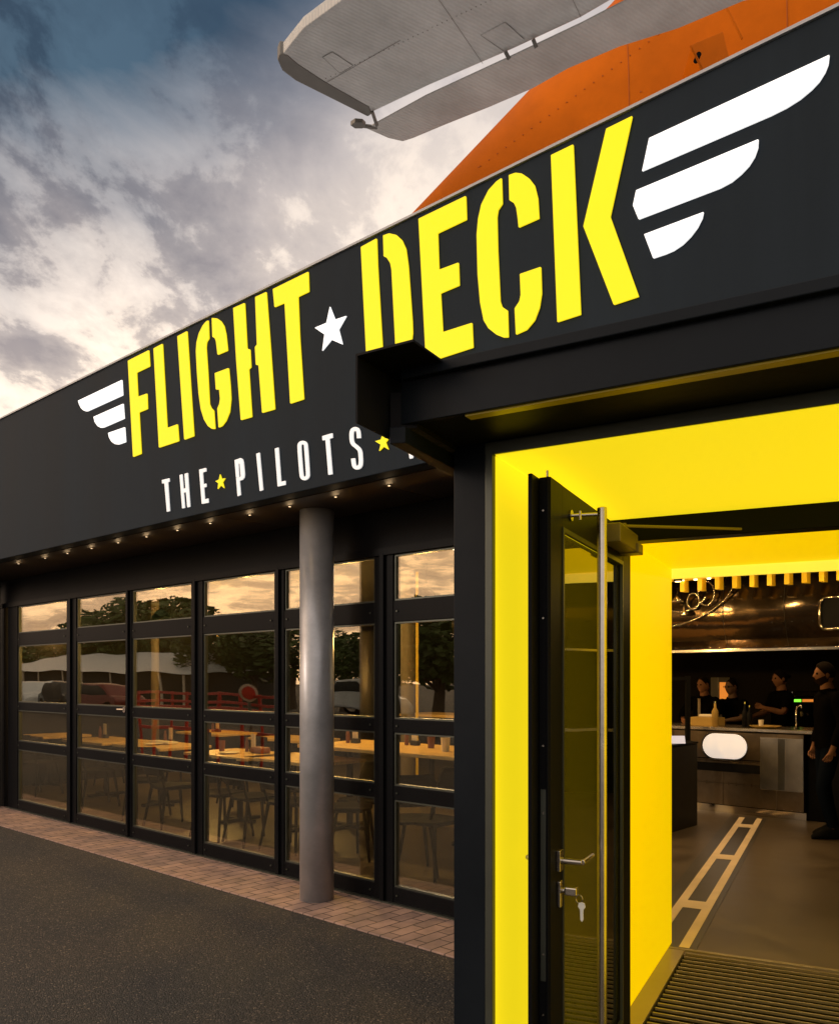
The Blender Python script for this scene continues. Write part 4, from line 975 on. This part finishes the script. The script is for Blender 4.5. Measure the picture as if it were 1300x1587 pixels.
# table ware
def cup(q, m, label, r=.04, h=.10):
    t = thing('cup', label, 'cup', q, 'cups on the dining tables')
    b = BM(); lathe(b, q, [(r * .8, 0), (r, h), (r * .9, h), (r * .7, .01)], 16); obj('cup_wall', b, M[m], t, smooth=False)
def plate(q, label):
    b = BM(); lathe(b, q, [(.06, 0), (.115, .014), (.118, .018), (.07, .008)], 24); tag(obj('plate', b, M['white']), label, 'plate', 'plates on the dining tables')
q4 = FP(ft(372, 1.35), 1.35, .77)
cup(q4 + AD * .35, 'redcup', 'brown cup on the wooden table behind the fourth glazed bay', .04, .12)
plate(q4 - AN * .15, 'white plate at the front of the table behind the fourth glazed bay')
b = BM(); box(b, q4 - AD * .1 + AN * .05, AD * -.22, AN * .14, (0, 0, .07)); tag(obj('bread_basket', b, M['redcup'], bevel=.025), 'small red brown basket on the table behind the fourth glazed bay', 'basket')
q3 = FP(ft(250, 1.4), 1.4, .77); plate(q3 - AN * .1, 'white plate on the table behind the third glazed bay')
b = BM(); box(b, q3 + AD * .3, AD * -.45, AN * .16, (0, 0, .035)); tag(obj('folded_napkins', b, M['white'], bevel=.015), 'heap of folded cream napkins on the table behind the third glazed bay', 'napkins')
q6 = FP(ft(690, 1.8), 1.8, .91); cup(q6, 'white', 'pale cup on the long high table in the last glazed bay', .045, .13)
cup(FP(ft(668, 2.0), 2.0, .91), 'redcup', 'brown cup in the middle of the long high table', .04, .11)
def holder(px, off, z, label):
    q = FP(ft(px, off), off, z); t = thing('menu_holder', label, 'menu holder', q, 'menu holders on the dining tables')
    b = BM(); box(b, q - AD * .05, AD * .10, AN * .06, (0, 0, .05)); obj('holder_block', b, M['woodb'], t, bevel=.004)
    b = BM(); box(b, q - AD * .04 + AN * .02 + V3((0, 0, .051)), AD * .08, AN * .006, (.0, 0, .15)); obj('menu_card', b, M['white'], t)
    b = BM(); lathe(b, q + AD * .09, [(.022, 0), (.022, .10), (.012, .13), (.012, .16)], 12); obj('sauce_bottle', b, M['redcup'], t)
for px, off, z, lb in ((70, 1.4, .77, 'wooden menu holder with white card on the table of the first glazed bay'), (160, 1.45, .77, 'wooden menu holder with white card on the table of the second glazed bay'), (262, 1.55, .77, 'wooden menu holder with white card on the table of the third glazed bay'),
                       (390, 1.5, .77, 'wooden menu holder right of the brown basket in the fourth glazed bay'), (335, 3.3, .77, 'wooden menu holder on the second row table of the fourth bay'), (548, 1.9, .91, 'wooden menu holder on the long high table beside the steel column'), (640, 2.1, .91, 'wooden menu holder on the long high table in the last bay')):
    holder(px, off, z, lb)
# interior columns
for px, off, lb, extra in ((632, 3.6, 'beige interior column with yellow edge behind the last glazed bay', True), (238, 3.2, 'beige interior column behind the third glazed bay', False)):
    q = FP(ft(px, off), off); t = thing('interior_column', lb, 'column', q + V3((0, 0, .009)))
    b = BM(); lathe(b, q, [(.09, .009), (.09, 2.975)], 24); obj('shaft', b, M['intcol'], t)
    if extra: b = BM(); box(b, q + V3((.10, .0, .009)), (.035, 0, 0), (0, .03, 0), (0, 0, 2.96)); obj('yellow_strip', b, M['yellow'], t)
# pendant lamps in the dining room
def pendant(px, off, z_, label, e=16):
    q = FP(ft(px, off), off, z_); t = thing('pendant_lamp', label, 'lamp', q, 'pendant lamps in the dining room')
    b = BM(); lathe(b, q, [(.13, 0), (.12, .05), (.06, .12), (.02, .14)], 20); obj('lamp_shade', b, M['black'], t, smooth=True)
    b = BM(); tube(b, q + V3((0, 0, .14)), (q.x, q.y, 2.98), .004, .004, 6); obj('cable', b, M['black'], t)
    b = BM(); bmesh.ops.create_uvsphere(b, u_segments=12, v_segments=8, radius=.035, matrix=Matrix.Translation(q + V3((0, 0, -.01)))); obj('bulb', b, M['lamp'], t, smooth=True)
    ld = bpy.data.lights.new('pendant', 'POINT'); ld.energy = e * .62; ld.color = (1, .56, .15); ld.shadow_soft_size = .06
    lo = bpy.data.objects.new('pendant_light', ld); C.objects.link(lo); lo.parent = t; lo.location = (0, 0, -.08)
pendant(90, 1.5, 2.35, 'black pendant lamp behind the first glazed bay', 70)
pendant(250, 1.5, 2.35, 'black pendant lamp behind the third glazed bay', 80)
pendant(385, 1.7, 2.35, 'black pendant lamp behind the fourth glazed bay', 140)
pendant(540, 2.0, 2.35, 'black pendant lamp right of the steel column', 150)
pendant(660, 2.0, 2.35, 'black pendant lamp behind the last glazed bay', 150)
pendant(330, 3.6, 2.45, 'black pendant lamp in the second row behind the fourth bay', 140)
pendant(480, 4.0, 2.45, 'black pendant lamp in the second row near the steel column', 140)
# lights over and before the bar (lamp bar spots)
for tt, off, z_, e in ((.75, 4.9, 2.72, 26), (-.6, 4.6, 2.8, 30), (2.2, 4.9, 2.8, 26), (-.2, 6.3, 2.5, 3.5), (1.2, 6.3, 2.5, 3.5), (-.9, 2.6, 2.8, 30)):
    q = FP(tt, off, z_)
    b = BM(); tube(b, q + V3((0, 0, .0)), (q.x, q.y, q.z + .06), .05, .05, 16); o = P('downlight', b, M['black'])
    b = BM(); tube(b, q - V3((0, 0, .004)), q - V3((0, 0, .001)), .035, .035, 12); P('downlight_lens', b, M['lamp'], o)
    ld = bpy.data.lights.new('bar_light', 'SPOT'); ld.energy = e * 2; ld.color = (1, .60, .24); ld.spot_size = R(140); ld.spot_blend = .9; ld.shadow_soft_size = .05
    lo = bpy.data.objects.new('downlight_lamp', ld); C.objects.link(lo); lo.parent = bld; lo.location = q - V3((0, 0, .03)) - bld.location

# ------------------------------------------------------------------ aircraft on the roof
ac = thing('aircraft', 'old orange aircraft with grey ribbed wing mounted above the restaurant roof', 'aircraft', (2.5, 8, 4.0))
ZW = 8.0
def wp(px, py_, z=ZW):
    d = V3(((px - CX) / F0, 1, (H0 - py_) / F0)); return V3((0, 0, EYE)) + d * ((z - EYE) / d.z)
M['wing'] = rib_mat('wing_skin', (.56, .56, .55), R(57)); M['flapm'] = rib_mat('flap_skin', (.54, .53, .51), R(57), (.62, .17, .03))
M['fairing'] = mat('fairing_dark', (.17, .16, .145), .5, .2)
def slab(name, pts, m, zb, th, parent=ac, taper=None, bev=.02):
    b = BM(); P_ = [wp(x, y, zb) for x, y in pts]; prism(b, P_, V3((0, 0, th))); return obj(name, b, m, parent, bevel=bev)
slab('wing', [(438, 108), (431, 94), (441, 80), (470, 44), (505, 18), (560, -22), (700, -118), (1100, -330), (1250, -160), (950, -2), (900, 27), (790, 78), (665, 132), (568, 178), (458, 122)], M['wing'], ZW, .13)
slab('wing_tip', [(437, 109), (430, 93), (433, 84), (446, 86), (462, 100), (505, 128), (572, 166), (577, 176), (570, 181), (458, 125)], M['fairing'], ZW - .012, .15, bev=.015)
slab('leading_edge', [(441, 79), (470, 43), (537, -6), (700, -120), (706, -112), (545, 2), (477, 49), (446, 86)], M['wing'], ZW - .014, .10, bev=.01)
slab('flap', [(568, 199), (580, 192), (660, 148), (790, 88), (900, 36), (950, 10), (1060, -45), (1300, -160), (1420, -70), (1150, 2), (1050, 44), (960, 72), (880, 106), (825, 137), (760, 165), (690, 193), (640, 214), (624, 219), (602, 214)], M['flapm'], ZW - .07, .018)
slab('flap_horn', [(543, 194), (550, 189), (562, 190), (567, 195), (562, 199), (550, 199)], M['fairing'], ZW - .10, .05, bev=.006)
b = BM(); tube(b, wp(560, 194, ZW - .075), wp(584, 197, ZW - .06), .022, .022, 10); obj('horn_arm', b, M['fairing'], ac)
for a, b_ in (((577, 173), (584, 194)), ((783, 79), (789, 91)), ((826, 60), (831, 73))):
    b = BM(); tube(b, wp(*a, ZW - .03), wp(*b_, ZW - .08), .02, .02, 8); obj('hinge', b, M['fairing'], ac)
slab('access_panel', [(500, 88), (515, 80), (547, 101), (527, 113)], M['wing'], ZW - .006, .004, bev=.002)
slab('access_panel', [(745, 54), (783, 34), (812, 60), (784, 76)], M['wing'], ZW - .006, .004, bev=.002)
# panel seams on the wing
b = BM()
for a, b_ in (((505, 128), (620, 62)), ((640, -60), (748, 98)), ((745, 54), (788, 84)), ((500, 88), (515, 80)), ((515, 80), (547, 101)), ((547, 101), (527, 113)), ((527, 113), (500, 88)), ((783, 34), (812, 60)), ((860, -60), (900, 26))):
    p, q = wp(*a, ZW - .006), wp(*b_, ZW - .006); tube(b, p, q, .002, .002, 6)
obj('seam', b, M['fairing'], ac)
b = BM()
for k in range(46):
    a = (505 + k * 7.5, 128 - 28 + 2 * random.random() - k * 3.6 + 20); p = wp(*a, ZW - .001); tube(b, p, p - V3((0, 0, .006)), .005, .004, 6)
obj('rivets', b, M['fairing'], ac)
# tail body: lofted cone with oval sections
b = BM(); apex = pxpt(618, 352, 10.6); end = pxpt(1500, 60, 9.6); secs = []
for j in range(41):
    u = j / 40; px_c = 618 + (1500 - 618) * u; Yd = 10.6 - 1.0 * u
    top = 352 - 1.048 * (px_c - 618) * .985
    yc = 352 - .30 * (px_c - 618); c_ = pxpt(px_c, yc, Yd); rz = (yc - top) * Yd / F0; ry = rz * .42 + .02
    secs.append([b.verts.new(c_ + V3((0, ry * math.cos(a) * (1 if math.cos(a) < 0 else .8), rz * math.copysign(abs(math.sin(a)) ** .9, math.sin(a)) * (1 if math.sin(a) > 0 else .6)))) for a in [2 * math.pi * i / 40 for i in range(40)]])
for A_, B_ in zip(secs[:-1], secs[1:]):
    for i in range(40): b.faces.new((A_[i], A_[(i + 1) % 40], B_[(i + 1) % 40], B_[i]))
b.faces.new(secs[0]); b.faces.new(list(reversed(secs[-1])))
obj('fuselage', b, M['orange'], ac, smooth=True)
for j_ in (15, 24):
    u = j_ / 40; px_c = 618 + 882 * u; Yd = 10.6 - u; top = 352 - 1.048 * (px_c - 618) * .985; yc = 352 - .30 * (px_c - 618); c_ = pxpt(px_c, yc, Yd); rz = (yc - top) * Yd / F0; ry = rz * .42 + .02
    b = BM(); path_tube(b, [c_ + V3((0, -ry * math.cos(a) * 1.003, rz * 1.003 * (abs(math.sin(a)) ** .9 if a > 0 else -.6 * abs(math.sin(a)) ** .9))) for a in [-.8 + 2.2 * i / 24 for i in range(25)]], .003, 6); obj('panel_seam', b, M['orange_d'], ac)
b = BM()
rq = random.Random(5)
for k in range(52):
    u = rq.uniform(.12, .7) if k > 40 else .14 + .56 * k / 40; px_c = 618 + 882 * u; Yd = 10.6 - u; top = 352 - 1.048 * (px_c - 618) * .985; yc = 352 - .30 * (px_c - 618); c_ = pxpt(px_c, yc, Yd); rz = (yc - top) * Yd / F0; ry = rz * .42 + .02
    a = rq.uniform(-.2, 1.0) if k > 40 else .35
    p = c_ + V3((0, -ry * math.cos(a), rz * (abs(math.sin(a)) ** .9 if a > 0 else -.6 * abs(math.sin(a)) ** .9))); tube(b, p, p - V3((0, .012, 0)), .007, .005, 6)
obj('rivets', b, M['orange_d'], ac)
b = BM()
for (a, c_) in (((1095, 120), (1070, 70)), ((1150, 60), (1125, 10))): tube(b, pxpt(*a, 8.3), pxpt(*c_, 8.3), .012, .012, 8)
pts = [pxpt(x, y, 8.6) for x, y in ((1072, 68), (1120, 48), (1140, 130), (1098, 150))]
prism(b, pts, V3((.1, .9, 0))); obj('inlet_fairing', b, M['orange'], ac, bevel=.04)
b = BM(); p = pxpt(1083, 83, 8.45); tube(b, p, p + V3((0, .1, 0)), .025, .025, 12); obj('drain_hole', b, M['tyre'], ac)
b = BM(); tube(b, (3.2, 9.0, 3.98), (3.2, 9.4, 7.3), .12, .12, 16); obj('support_strut', b, M['column'], ac)

# ------------------------------------------------------------------ surroundings across the car park (seen mirrored in the glass)
def mir(px, Yd):
    p = V3(((px - CX) / F0 * Yd, Yd, 0)); d = (p - A0).dot(AN); return p - AN * 2 * d
def leafy(c, rad, n, seed):
    rnd = random.Random(seed); b = BM()
    for k in range(n):
        while True:
            v = V3((rnd.uniform(-1, 1), rnd.uniform(-1, 1), rnd.uniform(-1, 1)))
            if .35 < v.length < 1: break
        v *= 1 + .35 * noise.noise(v * 2.2 + V3((seed, 0, 0))); p = V3((v.x * rad[0], v.y * rad[1], v.z * rad[2])) + V3(c)
        u = V3((rnd.gauss(0, 1), rnd.gauss(0, 1), rnd.gauss(0, 1))).normalized(); w_ = u.orthogonal().normalized(); s_ = rnd.uniform(.10, .22)
        b.faces.new([b.verts.new(p + u * s_), b.verts.new(p + w_ * s_ * .6), b.verts.new(p - u * s_), b.verts.new(p - w_ * s_ * .6)])
    return b
def tree():
    t = thing('broadleaf_tree', 'x', 'tree', (0, 0, 0), 'trees across the car park')
    b = BM(); path = [(0, 0, 0), (.05, .02, 1.2), (-.03, .05, 2.3), (.1, 0, 3.6)]; rr = [.22, .17, .13, .05]
    for i in range(3): tube(b, path[i], path[i + 1], rr[i], rr[i + 1], 10)
    for a in range(5): tube(b, (0, 0, 1.9 + .2 * a), (1.1 * math.cos(a * 1.3), 1.1 * math.sin(a * 1.3), 3.1 + .25 * a), .07, .02, 8)
    obj('trunk', b, M['bark'], t); obj('crown', leafy((0, 0, 4.0), (1.9, 1.9, 1.8), 2600, 3), M['leaf'], t); return t
tr0 = tree(); us = [False]
for k, (px, Yd, s_, lb) in enumerate(((150, 64, 1.05, 'tall leafy tree mirrored in the second glazed bay'), (205, 62, 1.25, 'dense tree mirrored in the left of the third glazed bay'), (262, 60, 1.25, 'dense tree mirrored in the right of the third bay'),
        (330, 50, .85, 'tree mirrored in the left of the fourth glazed bay'), (395, 46, .80, 'tree mirrored in the right of the fourth glazed bay'), (455, 44, .85, 'tree mirrored just left of the steel column'), (540, 38, .62, 'tree mirrored right of the steel column'), (610, 32, .60, 'tree mirrored in the left of the last glazed bay'), (680, 24, .66, 'large tree mirrored at the right of the last bay'), (60, 66, .85, 'far tree mirrored in the first glazed bay'), (-40, 68, 1.0, 'far tree beyond the left end of the glazing'))):
    o = tr0 if not us[0] else copy_tree(tr0); us[0] = True
    o.location = mir(px, Yd); o.scale = (s_ * 1.5, s_ * 1.5, s_); o.rotation_euler.z = k * 1.7; o['label'] = lb
# white roofed hall
q0, q1 = mir(-20, 56), mir(300, 46); e = (q1 - q0); en = V3((-e.y, e.x, 0)).normalized()
if en.dot(q0 - A0) < 0: en = -en
hall = thing('low_hall', 'low hall with pale metal hipped roof mirrored in the left windows', 'building', q0)
b = BM(); box(b, q0 + en * .8, e, en * 8, (0, 0, 2.0)); obj('wall', b, M['woodb'], hall)
b = BM(); U = e.normalized()
vs_ = [q0 - U * .6 + V3((0, 0, 2.0)), q1 + U * .6 + V3((0, 0, 2.0)), q1 + U * .6 + en * 9 + V3((0, 0, 2.0)), q0 - U * .6 + en * 9 + V3((0, 0, 2.0)), q0 + U * 3 + en * 4.5 + V3((0, 0, 3.3)), q1 - U * 3 + en * 4.5 + V3((0, 0, 3.3))]
bv_ = [b.verts.new(v) for v in vs_]
for f in ((0, 1, 5, 4), (1, 2, 5), (2, 3, 4, 5), (3, 0, 4), (3, 2, 1, 0)): b.faces.new([bv_[i] for i in f])
obj('roof', b, M['roofw'], hall)
b = BM()
for k in range(9): q = q0 + e * ((k + .5) / 9) + en * .2; tube(b, q, q + V3((0, 0, 2.0)), .07, .07, 10)
obj('veranda_posts', b, M['white'], hall)
# red barrier
r0, r1 = mir(215, 17), mir(430, 13.5); e = r1 - r0
bar_ = thing('red_barrier', 'low red rail fence mirrored in the middle windows', 'fence', r0)
b = BM(); n_ = 8
for z_, h_ in ((.62, .06), (.96, .12), (1.14, .05), (1.30, .05)): box(b, r0 + V3((0, 0, z_)), e, (.03, .03, 0), (0, 0, h_))
obj('rail', b, M['redpaint'], bar_)
for k in range(n_ + 1): b = BM(); q = r0 + e * (k / n_); tube(b, q, q + V3((0, 0, 1.36)), .03, .03, 8); obj('post', b, M['redpaint'], bar_)
q = mir(380, 14); t = thing('round_sign', 'round red sign with pale rim on a post mirrored in the fourth bay', 'sign', q); dq = (q - A0); dq.z = 0; dq.normalize()
b = BM(); tube(b, q, q + V3((0, 0, 1.3)), .03, .03, 8); obj('post', b, M['grey'], t)
b = BM(); tube(b, q + V3((0, 0, 1.38)), q + V3((0, 0, 1.38)) - dq * .03, .16, .16, 28); obj('rim', b, M['white'], t)
b = BM(); tube(b, q + V3((0, 0, 1.38)) - dq * .034, q + V3((0, 0, 1.38)) - dq * .045, .12, .12, 28); obj('disc', b, M['redpaint'], t)
# parked cars
M['carglass'] = mat('car_glass', (.02, .025, .03), .08)
def car(px, Yd, m, ang, label):
    q = mir(px, Yd); t = thing('parked_car', label, 'car', (0, 0, 0), 'cars parked across the road')
    prof = [(-2.1, .35), (-2.12, .70), (-1.85, .88), (-1.35, .93), (-.75, 1.40), (.45, 1.43), (1.15, .97), (1.95, .82), (2.12, .62), (2.1, .35)]
    b = BM(); prism(b, [(x, -.86, z) for x, z in prof], V3((0, 1.72, 0))); obj('body', b, m, t, bevel=.08)
    b = BM(); gp = [(-1.18, .96), (-.72, 1.34), (.42, 1.37), (1.0, .98)]
    prism(b, [(x, -.872, z) for x, z in gp], V3((0, .01, 0))); prism(b, [(x, .862, z) for x, z in gp], V3((0, .01, 0))); obj('windows', b, M['carglass'], t)
    for sx in (-1.3, 1.3):
        for sy in (-.88, .72): b = BM(); tube(b, (sx, sy, .33), (sx, sy + .18, .33), .33, .33, 20); wh = obj('wheel', b, M['tyre'], t); b = BM(); tube(b, (sx, sy - .008, .33), (sx, sy + .188, .33), .19, .19, 14); obj('rim', b, M['steel'], wh)
    t.location = q; t.rotation_euler.z = ang
fe = math.atan2(AD.y, AD.x)
car(50, 45, M['roofw'], fe + .2, 'pale silver car mirrored in the first glazed bay'); car(105, 42, M['carglass'], fe + .1, 'dark car mirrored in the second glazed bay'); car(165, 38, mat('dark_red_paint', (.15, .01, .01), .3), fe, 'dark red car mirrored in the right of the second bay'); car(560, 34, M['roofw'], fe, 'pale car mirrored right of the steel column')
